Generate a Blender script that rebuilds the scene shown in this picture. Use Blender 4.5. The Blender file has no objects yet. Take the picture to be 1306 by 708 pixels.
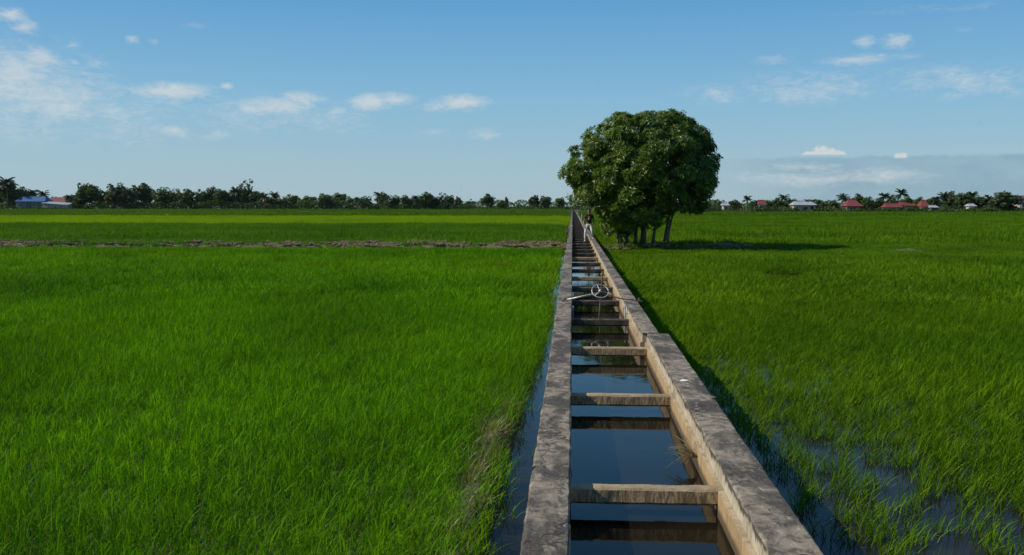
import bpy, bmesh, math, random
import numpy as np
from mathutils import Vector, Matrix, noise as mn

random.seed(7)
rng = np.random.default_rng(7)
R = math.radians
scene = bpy.context.scene
col = scene.collection

# ------------------------------------------------------------------ camera
WALL_Z = 0.55                      # top of the canal walls above the paddy mud
CAM = Vector((0.0, 0.0, WALL_Z + 1.80))
F = 1270.0                         # focal length in photo pixels (1306 wide)
YAW, PITCH = math.atan(77 / F), math.atan(91.5 / F)
cd = bpy.data.cameras.new('camera')
cam = bpy.data.objects.new('camera', cd)
col.objects.link(cam)
cam.location = CAM
cam.rotation_euler = (R(90) - PITCH, 0, YAW)
cd.sensor_width = 36
cd.lens = F / 1306 * 36
cd.clip_start, cd.clip_end = 0.1, 20000
cd.dof.use_dof = True
cd.dof.focus_distance = 17
cd.dof.aperture_fstop = 7.0
scene.camera = cam
CAMR = cam.rotation_euler.to_matrix()

def ray(px, py):
    return (CAMR @ Vector(((px - 653) / F, (354 - py) / F, -1))).normalized()

def at(px, py, Y):
    """photo pixel -> world point on the plane y = Y"""
    d = ray(px, py)
    return CAM + d * (Y / d.y)

# ------------------------------------------------------------------ light
SUN_EL, SUN_AZ = R(38), R(-96)    # azimuth from +Y, clockwise seen from above: sun at the left, a little behind
sd = bpy.data.lights.new('sun', 'SUN')
sd.energy, sd.angle, sd.color = 4.6, R(0.6), (1.0, 0.90, 0.72)
sun = bpy.data.objects.new('sun', sd)
col.objects.link(sun)
svec = Vector((math.sin(SUN_AZ) * math.cos(SUN_EL), math.cos(SUN_AZ) * math.cos(SUN_EL), math.sin(SUN_EL)))
sun.rotation_euler = svec.to_track_quat('Z', 'Y').to_euler()
sun.location = svec * 50
vs = scene.view_settings
vs.view_transform, vs.look, vs.exposure, vs.gamma = 'Standard', 'None', 0.0, 1.0
scene.cycles.max_bounces = 8
scene.cycles.transparent_max_bounces = 8

# ------------------------------------------------------------------ node helpers
class NT:
    def __init__(s, tree):
        s.t = tree; s.n = tree.nodes; s.l = tree.links
    def new(s, typ, **kw):
        n = s.n.new(typ)
        for k, v in kw.items(): setattr(n, k, v)
        return n
    def put(s, sock, v):
        if isinstance(v, bpy.types.NodeSocket): s.l.new(v, sock)
        else: sock.default_value = v
    def math(s, op, a, b=None, c=None, clamp=False):
        n = s.new('ShaderNodeMath', operation=op, use_clamp=clamp)
        s.put(n.inputs[0], a)
        if b is not None: s.put(n.inputs[1], b)
        if c is not None: s.put(n.inputs[2], c)
        return n.outputs[0]
    def ramp(s, v, lo, hi, a=0.0, b=1.0):
        n = s.new('ShaderNodeMapRange', interpolation_type='SMOOTHSTEP')
        s.put(n.inputs[0], v); n.inputs[1].default_value = lo; n.inputs[2].default_value = hi
        n.inputs[3].default_value = a; n.inputs[4].default_value = b
        return n.outputs[0]
    def mix(s, f, a, b, blend='MIX'):
        n = s.new('ShaderNodeMix', data_type='RGBA', blend_type=blend)
        s.put(n.inputs[0], f); s.put(n.inputs[6], a); s.put(n.inputs[7], b)
        return n.outputs[2]
    def noise(s, vec, scale, detail=4, rough=0.55, dist=0.0):
        n = s.new('ShaderNodeTexNoise')
        if vec is not None: s.l.new(vec, n.inputs['Vector'])
        n.inputs['Scale'].default_value = scale; n.inputs['Detail'].default_value = detail
        n.inputs['Roughness'].default_value = rough; n.inputs['Distortion'].default_value = dist
        return n.outputs['Fac']
    def mapping(s, vec, scale=(1, 1, 1), loc=(0, 0, 0)):
        n = s.new('ShaderNodeMapping')
        s.l.new(vec, n.inputs['Vector']); n.inputs['Scale'].default_value = scale; n.inputs['Location'].default_value = loc
        return n.outputs[0]

def c4(c): return (c[0], c[1], c[2], 1.0)

# ------------------------------------------------------------------ sky
world = bpy.data.worlds.new('World')
scene.world = world
world.use_nodes = True
w = NT(world.node_tree)
w.n.clear()
sky = w.new('ShaderNodeTexSky', sky_type='NISHITA')
sky.sun_disc = False
sky.sun_elevation = SUN_EL
sky.sun_rotation = SUN_AZ
sky.altitude = 0
sky.air_density, sky.dust_density, sky.ozone_density = 1.0, 0.35, 1.6
gen = w.new('ShaderNodeTexCoord').outputs['Generated']
sp = w.new('ShaderNodeSeparateXYZ'); w.l.new(gen, sp.inputs[0])
az = w.math('ARCTAN2', sp.outputs[0], sp.outputs[1])
el = w.math('ARCSINE', sp.outputs[2])
ae = w.new('ShaderNodeCombineXYZ'); w.l.new(az, ae.inputs[0]); w.l.new(el, ae.inputs[1])
ae = ae.outputs[0]
nz_fine = w.noise(w.mapping(ae, (70, 190, 1)), 1.0, 9, 0.68, 0.9)
nz_mid = w.noise(w.mapping(ae, (18, 48, 1), (3.1, 1.7, 0)), 1.0, 5, 0.55, 0.5)
nz = w.math('MULTIPLY_ADD', nz_fine, 0.58, w.math('MULTIPLY', nz_mid, 0.42))
# every cloud: centre and half size in photo pixels, density
CL = [(35,115,120,66,.66),(140,150,170,44,.40),(350,148,220,34,.34),(12,18,22,10,.8),(31,34,18,10,.55),(54,73,30,15,.85),(20,95,50,32,.75),(76,140,38,19,.8),(65,122,40,13,.6),(30,140,70,24,.5),
      (141,140,42,12,.6),(223,116,62,12,1.0),(289,110,11,6,.8),(318,138,24,11,.7),(223,167,25,10,.75),(282,172,36,9,.4),
      (93,58,13,6,.5),(96,79,10,7,.6),(85,105,15,7,.6),(169,50,12,7,.5),(197,52,12,6,.4),(249,34,24,6,.3),
      (352,134,58,12,.85),(388,124,34,11,.85),(472,131,32,13,1.0),(505,126,32,10,.85),(428,142,22,8,.5),(592,131,44,12,1.0),(560,136,34,8,.6),
      (553,169,36,9,.4),(617,171,26,9,.6),(1103,54,17,10,.65),(1142,53,22,11,.75),(1090,76,50,9,.6),(988,76,34,8,.4),(1151,71,36,6,.3),
      (1229,38,26,6,.3),(1019,214,64,8,.66),(1060,226,140,14,.6),(1222,105,150,26,.42),(1035,112,150,26,.42),(930,120,100,20,.3),(1180,12,140,10,.2)]
field = None
for (x, y, a, b, d) in CL:
    v = ray(x, y); a0, e0 = math.atan2(v.x, v.y), math.asin(v.z)
    m = w.new('ShaderNodeVectorMath', operation='SUBTRACT'); w.l.new(ae, m.inputs[0]); m.inputs[1].default_value = (a0, e0, 0)
    m2 = w.new('ShaderNodeVectorMath', operation='MULTIPLY'); w.l.new(m.outputs[0], m2.inputs[0]); m2.inputs[1].default_value = (F / a, F / b, 0)
    m3 = w.new('ShaderNodeVectorMath', operation='LENGTH'); w.l.new(m2.outputs[0], m3.inputs[0])
    k = w.math('MULTIPLY', w.math('SUBTRACT', 1.15, m3.outputs['Value'], clamp=True), d)
    field = k if field is None else w.math('MAXIMUM', field, k)
# loose cloud elsewhere, same kind of wisps all round the sky
far_n = w.noise(w.mapping(ae, (5, 13, 1), (9.0, 4.0, 0)), 1.0, 5, 0.6, 0.4)
out_f = w.math('MAXIMUM', w.ramp(w.math('ABSOLUTE', az), 0.6, 0.9), w.ramp(el, 0.32, 0.5))
out_c = w.math('MULTIPLY', w.math('MULTIPLY', w.ramp(far_n, 0.52, 0.72), out_f), 0.6)
field = w.math('MAXIMUM', field, out_c)
dens = w.ramp(w.math('ADD', field, w.math('MULTIPLY', w.math('SUBTRACT', nz, 0.49), 2.3)), 0.05, 1.15)
dens = w.math('MULTIPLY', dens, w.ramp(field, 0.0, 0.25))
dens = w.math('MULTIPLY', dens, 0.80)
# blue grey bank low at the right with a crisp upper rim
v0, v1 = ray(1100, 199), ray(905, 199)
e_edge = math.asin(v0.z)
rim = w.noise(w.mapping(ae, (40, 0.001, 1)), 1.0, 5, 0.6)
e2 = w.math('SUBTRACT', w.math('MULTIPLY_ADD', w.math('SUBTRACT', rim, 0.5), 0.010, e_edge), el)
bank = w.math('MULTIPLY', w.ramp(e2, -0.0010, 0.0025), w.ramp(az, math.atan2(v1.x, v1.y) - 0.03, math.atan2(v0.x, v0.y) - 0.02))
bank = w.math('MULTIPLY', bank, w.ramp(az, 0.9, 1.6, 1.0, 0.0))
bank = w.math('MULTIPLY', bank, w.ramp(nz_mid, 0.2, 0.75, 0.62, 0.32))
# bright cumulus heads rising behind the bank
def head(x, y, a, b):
    v = ray(x, y); a0, e0 = math.atan2(v.x, v.y), math.asin(v.z)
    m = w.new('ShaderNodeVectorMath', operation='SUBTRACT'); w.l.new(ae, m.inputs[0]); m.inputs[1].default_value = (a0, e0, 0)
    m2 = w.new('ShaderNodeVectorMath', operation='MULTIPLY'); w.l.new(m.outputs[0], m2.inputs[0]); m2.inputs[1].default_value = (F / a, F / b, 0)
    m3 = w.new('ShaderNodeVectorMath', operation='LENGTH'); w.l.new(m2.outputs[0], m3.inputs[0])
    d = w.math('ADD', w.math('SUBTRACT', 1.0, m3.outputs['Value']), w.math('MULTIPLY', w.math('SUBTRACT', w.noise(w.mapping(ae, (300, 300, 1)), 1.0, 5, 0.6), 0.5), 0.9))
    return w.math('MULTIPLY', w.ramp(d, 0.0, 0.35), w.ramp(el, e0 - 0.0006, e0 + 0.0014))
heads = head(1149, 202, 9, 8)
for h_ in ((1036, 198, 15, 6), (1048, 198, 14, 13), (1060, 198, 14, 9), (1070, 198, 10, 6)): heads = w.math('MAXIMUM', heads, head(*h_))
# clear humid blue: pale grey blue at the horizon deepening upwards, alike all round
cr = w.new('ShaderNodeValToRGB'); w.l.new(w.math('DIVIDE', el, 1.5708, clamp=True), cr.inputs[0])
STOPS = [(0.0, (.345, .475, .560)), (.030, (.300, .470, .590)), (.065, (.215, .440, .640)), (.125, (.100, .325, .610)), (.30, (.045, .18, .43)), (.9, (.025, .10, .28))]
for k, (p_, c_) in enumerate(STOPS):
    e_ = cr.color_ramp.elements[k] if k < 2 else cr.color_ramp.elements.new(p_)
    e_.position = p_; e_.color = (c_[0], c_[1], c_[2], 1)
lift = w.mix(1.0, cr.outputs[0], (11.0, 11.4, 11.2, 1), 'MULTIPLY')
base = w.mix(0.85, sky.outputs[0], lift)
c1 = w.mix(bank, base, (1.9, 3.4, 4.7, 1))
c2 = w.mix(dens, c1, (6.6, 7.1, 7.3, 1))
c3 = w.mix(w.math('MULTIPLY', heads, 0.8), c2, (7.0, 7.2, 7.2, 1))
bg = w.new('ShaderNodeBackground'); w.l.new(c3, bg.inputs[0]); bg.inputs[1].default_value = 0.095
wo = w.new('ShaderNodeOutputWorld'); w.l.new(bg.outputs[0], wo.inputs[0])

# ------------------------------------------------------------------ materials
def material(name):
    m = bpy.data.materials.new(name); m.use_nodes = True
    n = NT(m.node_tree); n.n.clear()
    out = n.new('ShaderNodeOutputMaterial')
    b = n.new('ShaderNodeBsdfPrincipled'); n.l.new(b.outputs[0], out.inputs[0])
    n.b, n.out = b, out
    n.pos = n.new('ShaderNodeNewGeometry')
    return m, n

def bump(n, h, strength=0.4, dist=0.02):
    bp = n.new('ShaderNodeBump'); bp.inputs['Strength'].default_value = strength; bp.inputs['Distance'].default_value = dist
    n.l.new(h, bp.inputs['Height']); n.l.new(bp.outputs[0], n.b.inputs['Normal'])

def simple(name, colr, rough=0.7, metal=0.0, var=0.25, scale=6.0, bumpy=0.15):
    m, n = material(name)
    tc = n.new('ShaderNodeTexCoord').outputs['Object']
    f = n.noise(tc, scale, 5, 0.6)
    dark = tuple(c * (1 - var) for c in colr); lite = tuple(min(1, c * (1 + var)) for c in colr)
    n.put(n.b.inputs['Base Color'], n.mix(n.ramp(f, 0.3, 0.7), c4(dark), c4(lite)))
    n.b.inputs['Roughness'].default_value = rough; n.b.inputs['Metallic'].default_value = metal
    if bumpy: bump(n, f, bumpy, 0.01)
    return m

def leafy(name, base, tip, trans=0.35, rough=0.45, patch=None, scale=0.35, spec=0.4):
    """thin leaves: diffuse/gloss plus light let through, tone varies leaf by leaf and over the ground"""
    m, n = material(name)
    rnd = n.pos.outputs['Random Per Island']
    f = n.noise(n.mapping(n.pos.outputs['Position'], (1, 0.5, 0.2)), scale, 4, 0.6)
    g = n.mix(rnd, c4(base), c4(tip))
    lo = tuple(c * 0.72 for c in base)
    g = n.mix(n.ramp(f, 0.38, 0.66, 0.0, 0.55), g, c4(patch if patch else lo))
    if name.startswith('rice'):           # sunlit variation painted in as broad yellow patches, plus darker ones
        f2 = n.noise(n.mapping(n.pos.outputs['Position'], (0.6, 1, 0.2), (31, 7, 0)), 0.11, 3, 0.6)
        g = n.mix(n.ramp(f2, 0.50, 0.68, 0.0, 0.38), g, (0.15, 0.26, 0.004, 1))
        g = n.mix(n.ramp(f2, 0.47, 0.34, 0.0, 0.40), g, (0.026, 0.105, 0.003, 1))
    n.put(n.b.inputs['Base Color'], g)
    n.b.inputs['Roughness'].default_value = rough
    n.b.inputs['Specular IOR Level'].default_value = spec
    tr = n.new('ShaderNodeBsdfTranslucent')
    n.put(tr.inputs[0], n.mix(1.0, g, (1.35, 1.25, 0.5, 1), 'MULTIPLY'))
    mx = n.new('ShaderNodeMixShader'); mx.inputs[0].default_value = trans
    n.l.new(n.b.outputs[0], mx.inputs[1]); n.l.new(tr.outputs[0], mx.inputs[2]); n.l.new(mx.outputs[0], n.out.inputs[0])
    return m

M = {}
M['rice'] = leafy('rice_leaf', (0.032, 0.130, 0.001), (0.170, 0.410, 0.001), 0.36, 0.55, (0.026, 0.095, 0.001), 0.30, 0.05)
M['rice_right'] = leafy('rice_leaf_right', (0.036, 0.105, 0.002), (0.165, 0.300, 0.004), 0.34, 0.55, (0.032, 0.092, 0.002), 0.22, 0.05)
M['rice_deep'] = leafy('rice_leaf_deep', (0.038, 0.130, 0.002), (0.110, 0.260, 0.004), 0.4, 0.6, None, 0.08, 0.1)
M['rice_young'] = leafy('rice_leaf_young', (0.170, 0.300, 0.001), (0.250, 0.400, 0.001), 0.45, 0.6, (0.16, 0.29, 0.001), 0.02, 0.1)
M['rice_far'] = leafy('rice_leaf_far', (0.055, 0.130, 0.003), (0.085, 0.190, 0.005), 0.4, 0.6, None, 0.012, 0.1)
M['weed'] = leafy('weed_leaf', (0.100, 0.170, 0.020), (0.190, 0.260, 0.040), 0.35, 0.5, (0.16, 0.15, 0.05), 2.5)
M['straw'] = leafy('dry_straw', (0.22, 0.17, 0.08), (0.38, 0.31, 0.17), 0.15, 0.7, (0.18, 0.13, 0.08), 1.5)
M['tree_leaf'] = leafy('tree_leaf', (0.030, 0.082, 0.002), (0.165, 0.265, 0.010), 0.34, 0.42, (0.040, 0.085, 0.004), 0.5, 0.5)
M['far_leaf'] = leafy('far_leaf', (0.034, 0.082, 0.012), (0.080, 0.145, 0.024), 0.28, 0.6, None, 0.05)
M['far_leaf_warm'] = leafy('far_leaf_warm', (0.040, 0.068, 0.014), (0.075, 0.105, 0.022), 0.2, 0.6, None, 0.05)
M['palm_leaf'] = leafy('palm_leaf', (0.024, 0.052, 0.014), (0.055, 0.090, 0.022), 0.2, 0.5, None, 0.05)
M['bark'] = simple('bark', (0.14, 0.11, 0.08), 0.9, 0, 0.5, 9, 0.6)
M['palm_bark'] = simple('palm_bark', (0.17, 0.15, 0.12), 0.9, 0, 0.3, 2)
M['metal'] = simple('worn_galvanised_metal', (0.46, 0.43, 0.39), 0.5, 0.35, 0.35, 25, 0.2)
M['rust'] = simple('rusty_metal', (0.16, 0.10, 0.07), 0.8, 0.2, 0.5, 30, 0.3)
M['pale_blue_metal'] = simple('pale_blue_painted_metal', (0.42, 0.52, 0.56), 0.6, 0, 0.25, 12, 0.1)
M['white_paint'] = simple('white_paint', (0.70, 0.70, 0.68), 0.7, 0, 0.15, 8, 0.1)
M['paper'] = simple('white_paper', (0.78, 0.77, 0.74), 0.8, 0, 0.1, 40, 0.1)
M['sheet'] = simple('pale_plastic_sheet', (0.50, 0.58, 0.64), 0.45, 0, 0.2, 10, 0.2)
M['skin'] = simple('brown_skin', (0.26, 0.135, 0.085), 0.55, 0, 0.08, 10, 0.03)
M['hair'] = simple('black_hair', (0.012, 0.010, 0.009), 0.5, 0, 0.3, 60, 0.3)
M['shirt'] = simple('black_cotton', (0.014, 0.013, 0.016), 0.9, 0, 0.25, 20, 0.2)
M['print'] = simple('pale_shirt_print', (0.38, 0.26, 0.32), 0.8, 0, 0.35, 30, 0.0)
M['trousers'] = simple('white_cotton', (0.62, 0.64, 0.65), 0.85, 0, 0.08, 14, 0.2)
M['shoe'] = simple('pale_shoe', (0.50, 0.46, 0.42), 0.8, 0, 0.2, 20, 0.1)
M['eye'] = simple('eye', (0.02, 0.015, 0.012), 0.2, 0, 0.1, 10, 0)
M['lips'] = simple('lips', (0.22, 0.09, 0.07), 0.5, 0, 0.1, 10, 0)
M['bird_white'] = simple('white_feather', (0.78, 0.78, 0.74), 0.8, 0, 0.1, 10, 0)
M['bird_dark'] = simple('dark_feather', (0.03, 0.03, 0.03), 0.8, 0, 0.2, 10, 0)
M['beak'] = simple('yellow_beak', (0.5, 0.33, 0.05), 0.6, 0, 0.1, 10, 0)
M['glass'] = simple('dark_window_glass', (0.03, 0.04, 0.045), 0.12, 0, 0.1, 3, 0)
M['wood'] = simple('dark_door_wood', (0.10, 0.065, 0.04), 0.8, 0, 0.3, 4, 0.2)
M['clod'] = simple('dry_mud', (0.15, 0.12, 0.072), 0.95, 0, 0.4, 8, 0.6)

def roof_mat(name, c):
    m, n = material(name)
    tc = n.new('ShaderNodeTexCoord').outputs['Object']
    wv = n.new('ShaderNodeTexWave', wave_type='BANDS', bands_direction='X'); n.l.new(tc, wv.inputs[0])
    wv.inputs['Scale'].default_value = 1.6
    f = n.noise(tc, 0.7, 5, 0.65)
    g = n.mix(n.ramp(f, 0.35, 0.7), c4(c), c4(tuple(x * 0.66 + 0.02 for x in c)))
    n.put(n.b.inputs['Base Color'], g); n.b.inputs['Roughness'].default_value = 0.55
    bump(n, wv.outputs['Fac'], 0.5, 0.05)
    return m
M['roof_blue'] = roof_mat('blue_tin_roof', (0.025, 0.11, 0.27))
M['roof_red'] = roof_mat('red_tin_roof', (0.21, 0.040, 0.030))
M['roof_white'] = roof_mat('pale_tin_roof', (0.40, 0.43, 0.46))
M['roof_green'] = roof_mat('green_tin_roof', (0.03, 0.33, 0.22))
M['roof_brown'] = roof_mat('brown_roof', (0.16, 0.07, 0.05))
M['wall_cream'] = simple('cream_render', (0.34, 0.31, 0.24), 0.85, 0, 0.15, 0.8, 0.1)
M['wall_grey'] = simple('grey_green_boards', (0.10, 0.14, 0.12), 0.85, 0, 0.2, 0.8, 0.1)
M['wall_white'] = simple('white_render', (0.45, 0.43, 0.39), 0.85, 0, 0.1, 0.8, 0.1)
M['wall_brown'] = simple('brown_boards', (0.17, 0.08, 0.06), 0.85, 0, 0.25, 0.8, 0.1)

# mouldy concrete: black lichen on the tops that runs over the rims, whitish and sandy sides, wet foot
m, n = material('weathered_concrete')
P = n.pos.outputs['Position']
sN = n.new('ShaderNodeSeparateXYZ'); n.l.new(n.pos.outputs['Normal'], sN.inputs[0])
sP = n.new('ShaderNodeSeparateXYZ'); n.l.new(P, sP.inputs[0])
big = n.noise(n.mapping(P, (1.0, 0.45, 1)), 2.6, 6, 0.65, 0.4)
mid = n.noise(n.mapping(P, (1.0, 0.8, 1), (5, 3, 1)), 11, 6, 0.7, 0.5)
fine = n.noise(P, 70, 4, 0.7)
drip = n.noise(n.mapping(P, (1, 1, 0.12)), 9, 5, 0.65, 0.3)
spots = n.noise(n.mapping(P, (1, 1, 1), (2, 7, 0)), 5.0, 3, 0.5, 0.2)
top = n.mix(n.ramp(big, 0.43, 0.57), (0.042, 0.035, 0.026, 1), (0.27, 0.225, 0.165, 1))
top = n.mix(n.ramp(mid, 0.46, 0.62, 0.0, 0.85), top, (0.050, 0.041, 0.030, 1))
top = n.mix(n.ramp(mid, 0.42, 0.33, 0.0, 0.8), top, (0.42, 0.365, 0.28, 1))
top = n.mix(n.ramp(fine, 0.45, 0.75, 0.0, 0.55), top, (0.30, 0.27, 0.23, 1))
vc = n.new('ShaderNodeTexVoronoi', feature='DISTANCE_TO_EDGE'); vc.inputs['Scale'].default_value = 0.9
va = n.new('ShaderNodeVectorMath', operation='ADD'); n.l.new(P, va.inputs[0])
vn = n.new('ShaderNodeTexNoise'); n.l.new(P, vn.inputs['Vector']); vn.inputs['Scale'].default_value = 5.0
vs_ = n.new('ShaderNodeVectorMath', operation='SCALE'); n.l.new(vn.outputs['Color'], vs_.inputs[0]); vs_.inputs['Scale'].default_value = 0.35
n.l.new(vs_.outputs[0], va.inputs[1]); n.l.new(va.outputs[0], vc.inputs['Vector'])
top = n.mix(n.ramp(vc.outputs[0], 0.010, 0.002, 0.0, 0.8), top, (0.018, 0.015, 0.011, 1))
top = n.mix(n.ramp(spots, 0.71, 0.75, 0.0, 0.8), top, (0.50, 0.49, 0.44, 1))
side = n.mix(n.ramp(sP.outputs[2], WALL_Z - 0.15, WALL_Z - 0.115), (0.44, 0.31, 0.155, 1), (0.50, 0.46, 0.36, 1))
side = n.mix(n.ramp(drip, 0.42, 0.62, 0.0, 0.65), side, (0.22, 0.15, 0.09, 1))
side = n.mix(n.ramp(big, 0.52, 0.68, 0.0, 0.6), side, (0.14, 0.10, 0.06, 1))
side = n.mix(n.ramp(fine, 0.35, 0.7, 0.0, 0.3), side, (0.22, 0.17, 0.12, 1))
hm = n.math('ADD', sP.outputs[2], n.math('MULTIPLY', n.math('SUBTRACT', drip, 0.5), -0.24))
side = n.mix(n.ramp(hm, WALL_Z - 0.055, WALL_Z - 0.02), side, (0.06, 0.052, 0.042, 1))
wet = n.math('ADD', sP.outputs[2], n.math('MULTIPLY', n.math('SUBTRACT', mid, 0.5), 0.05))
side = n.mix(n.ramp(wet, 0.335, 0.27), side, (0.09, 0.062, 0.038, 1))
g = n.mix(n.math('MULTIPLY', n.ramp(sN.outputs[2], 0.45, 0.75), n.ramp(sP.outputs[2], WALL_Z - .09, WALL_Z - .05)), side, top)
n.put(n.b.inputs['Base Color'], g)
n.put(n.b.inputs['Roughness'], 0.9)
bump(n, n.math('ADD', n.math('MULTIPLY', mid, 0.6), n.math('MULTIPLY', fine, 0.5)), 0.7, 0.015)
M['concrete'] = m

# rough cross beams: sandier, side colour lightened to suggest sun on the fronts
m, n = material('rough_beam_concrete')
P = n.pos.outputs['Position']
sN = n.new('ShaderNodeSeparateXYZ'); n.l.new(n.pos.outputs['Normal'], sN.inputs[0])
a = n.noise(P, 4, 5, 0.6, 0.3); b_ = n.noise(n.mapping(P, (1, 1, 0.25)), 45, 5, 0.7)
side = n.mix(n.ramp(b_, 0.36, 0.62), (0.52, 0.37, 0.20, 1), (0.20, 0.14, 0.08, 1))
top = n.mix(n.ramp(a, 0.35, 0.65), (0.46, 0.35, 0.21, 1), (0.28, 0.22, 0.14, 1))
n.put(n.b.inputs['Base Color'], n.mix(n.ramp(sN.outputs[2], 0.4, 0.7), side, top))
n.b.inputs['Roughness'].default_value = 0.95
bump(n, b_, 0.9, 0.02)
M['beam'] = m

def water_mat(name, deep, rip, scl, ior):
    m, n = material(name)
    P = n.pos.outputs['Position']
    f = n.noise(n.mapping(P, (1, 0.5, 1)), scl, 3, 0.5, 0.3)
    g = n.noise(P, 1.1, 4, 0.6)
    n.put(n.b.inputs['Base Color'], n.mix(n.ramp(g, 0.4, 0.7), c4(deep), c4(tuple(c * 1.6 for c in deep))))
    n.b.inputs['Roughness'].default_value = 0.035
    n.b.inputs['IOR'].default_value = ior
    bump(n, f, rip, 0.01)
    return m
M['canal_water'] = water_mat('canal_water', (0.008, 0.007, 0.004), 0.14, 7, 1.19)
M['paddy_water'] = water_mat('paddy_water', (0.014, 0.013, 0.009), 0.12, 9, 1.13)

m, n = material('paddy_mud')
P = n.pos.outputs['Position']
a = n.noise(P, 1.2, 6, 0.65, 0.3); b_ = n.noise(P, 14, 5, 0.7)
sP = n.new('ShaderNodeSeparateXYZ'); n.l.new(P, sP.inputs[0])
g = n.mix(n.ramp(a, 0.35, 0.65), (0.030, 0.024, 0.015, 1), (0.058, 0.046, 0.028, 1))
g = n.mix(n.ramp(b_, 0.4, 0.7, 0, 0.5), g, (0.035, 0.028, 0.019, 1))
dry = n.mix(n.ramp(b_, 0.35, 0.65), (0.17, 0.135, 0.08, 1), (0.08, 0.066, 0.04, 1))
dry = n.mix(n.ramp(a, 0.5, 0.62, 0, 0.7), dry, (0.075, 0.11, 0.025, 1))
g = n.mix(n.ramp(sP.outputs[2], 0.13, 0.24), g, dry)
n.put(n.b.inputs['Base Color'], g); n.b.inputs['Roughness'].default_value = 0.85
bump(n, n.math('ADD', a, b_), 0.8, 0.03)
M['mud'] = m

# ------------------------------------------------------------------ mesh helpers
def link(o, parent=None):
    col.objects.link(o)
    if parent is not None: o.parent = parent
    return o

class MB:
    def __init__(s): s.v, s.f = [], []
    def quad_strip(s, L, Rr):
        i = len(s.v); k = len(L)
        for a, b in zip(L, Rr): s.v += [tuple(a), tuple(b)]
        for j in range(k - 1): s.f.append((i + 2*j, i + 2*j + 1, i + 2*j + 3, i + 2*j + 2))
    def tri(s, a, b, c):
        i = len(s.v); s.v += [tuple(a), tuple(b), tuple(c)]; s.f.append((i, i+1, i+2))
    def box(s, x0, x1, y0, y1, z0, z1):
        i = len(s.v)
        s.v += [(x, y, z) for z in (z0, z1) for (x, y) in ((x0, y0), (x1, y0), (x1, y1), (x0, y1))]
        s.f += [(i, i+3, i+2, i+1), (i+4, i+5, i+6, i+7), (i, i+1, i+5, i+4), (i+1, i+2, i+6, i+5), (i+2, i+3, i+7, i+6), (i+3, i, i+4, i+7)]
    def tube(s, pts, rad, n=8, cap=True):
        pts = [Vector(p) for p in pts]; base = len(s.v); up = Vector((0.13, 0.31, 0.94)).normalized()
        for k, p in enumerate(pts):
            d = (pts[min(k+1, len(pts)-1)] - pts[max(k-1, 0)]).normalized()
            a = d.cross(up)
            if a.length < 0.05: a = d.cross(Vector((1, 0, 0)))
            a.normalize(); b = d.cross(a)
            r = rad[k] if isinstance(rad, (list, tuple)) else rad
            for j in range(n):
                t = 2 * math.pi * j / n
                s.v.append(tuple(p + (a * math.cos(t) + b * math.sin(t)) * r))
        for k in range(len(pts) - 1):
            for j in range(n):
                s.f.append((base + k*n + j, base + k*n + (j+1) % n, base + (k+1)*n + (j+1) % n, base + (k+1)*n + j))
        if cap:
            s.f.append(tuple(base + j for j in reversed(range(n))))
            s.f.append(tuple(base + (len(pts)-1)*n + j for j in range(n)))
    def ellipsoid(s, c, r, nu=12, nv=8, wob=0.0):
        i = len(s.v); c = Vector(c)
        s.v.append((c.x, c.y, c.z - r[2]))
        for a in range(1, nv):
            t = -math.pi/2 + math.pi * a / nv
            for b in range(nu):
                u = 2 * math.pi * b / nu; k = 1 + wob * (random.random() - .5)
                s.v.append((c.x + r[0]*math.cos(t)*math.cos(u)*k, c.y + r[1]*math.cos(t)*math.sin(u)*k, c.z + r[2]*math.sin(t)*k))
        s.v.append((c.x, c.y, c.z + r[2])); top = len(s.v) - 1
        for b in range(nu):
            s.f.append((i, i+1+(b+1) % nu, i+1+b)); s.f.append((top, top-nu+b, top-nu+(b+1) % nu))
        for a in range(nv - 2):
            for b in range(nu):
                s.f.append((i+1+a*nu+b, i+1+a*nu+(b+1) % nu, i+1+(a+1)*nu+(b+1) % nu, i+1+(a+1)*nu+b))
    def mesh(s, name, mat, smooth=False):
        me = bpy.data.meshes.new(name); me.from_pydata(s.v, [], s.f); me.materials.append(mat)
        if smooth: me.polygons.foreach_set('use_smooth', [True] * len(me.polygons))
        me.update(); return me
    def build(s, name, mat, parent=None, smooth=False, loc=None):
        o = bpy.data.objects.new(name, s.mesh(name, mat, smooth))
        if loc is not None: o.location = loc
        return link(o, parent)

def tag(o, label=None, cat=None, group=None, kind=None):
    if label: o['label'] = label
    if cat: o['category'] = cat
    if group: o['group'] = group
    if kind: o['kind'] = kind
    return o

def empty(name, loc, rz=0.0):
    o = bpy.data.objects.new(name, None); o.location = loc; o.rotation_euler = (0, 0, rz)
    o.empty_display_size = 0.2
    return link(o)

def inst(name, mesh, parent=None, loc=(0, 0, 0), rz=0.0, scale=(1, 1, 1)):
    o = bpy.data.objects.new(name, mesh); o.location = loc; o.rotation_euler = (0, 0, rz); o.scale = scale
    return link(o, parent)

def sstep(a, b, x):
    t = np.clip((x - a) / (b - a), 0, 1); return t * t * (3 - 2 * t)

def vnoise(x, y, s, seed=0):
    """cheap smooth value noise on arrays, about 0..1"""
    x = np.asarray(x, float) / s + seed * 17.3; y = np.asarray(y, float) / s - seed * 9.1
    xi, yi = np.floor(x), np.floor(y); fx, fy = x - xi, y - yi
    fx = fx*fx*(3-2*fx); fy = fy*fy*(3-2*fy)
    def h(a, b):
        v = np.sin(a * 127.1 + b * 311.7 + seed * 3.7) * 43758.5453
        return v - np.floor(v)
    return (h(xi, yi)*(1-fx) + h(xi+1, yi)*fx)*(1-fy) + (h(xi, yi+1)*(1-fx) + h(xi+1, yi+1)*fx)*fy

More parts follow.
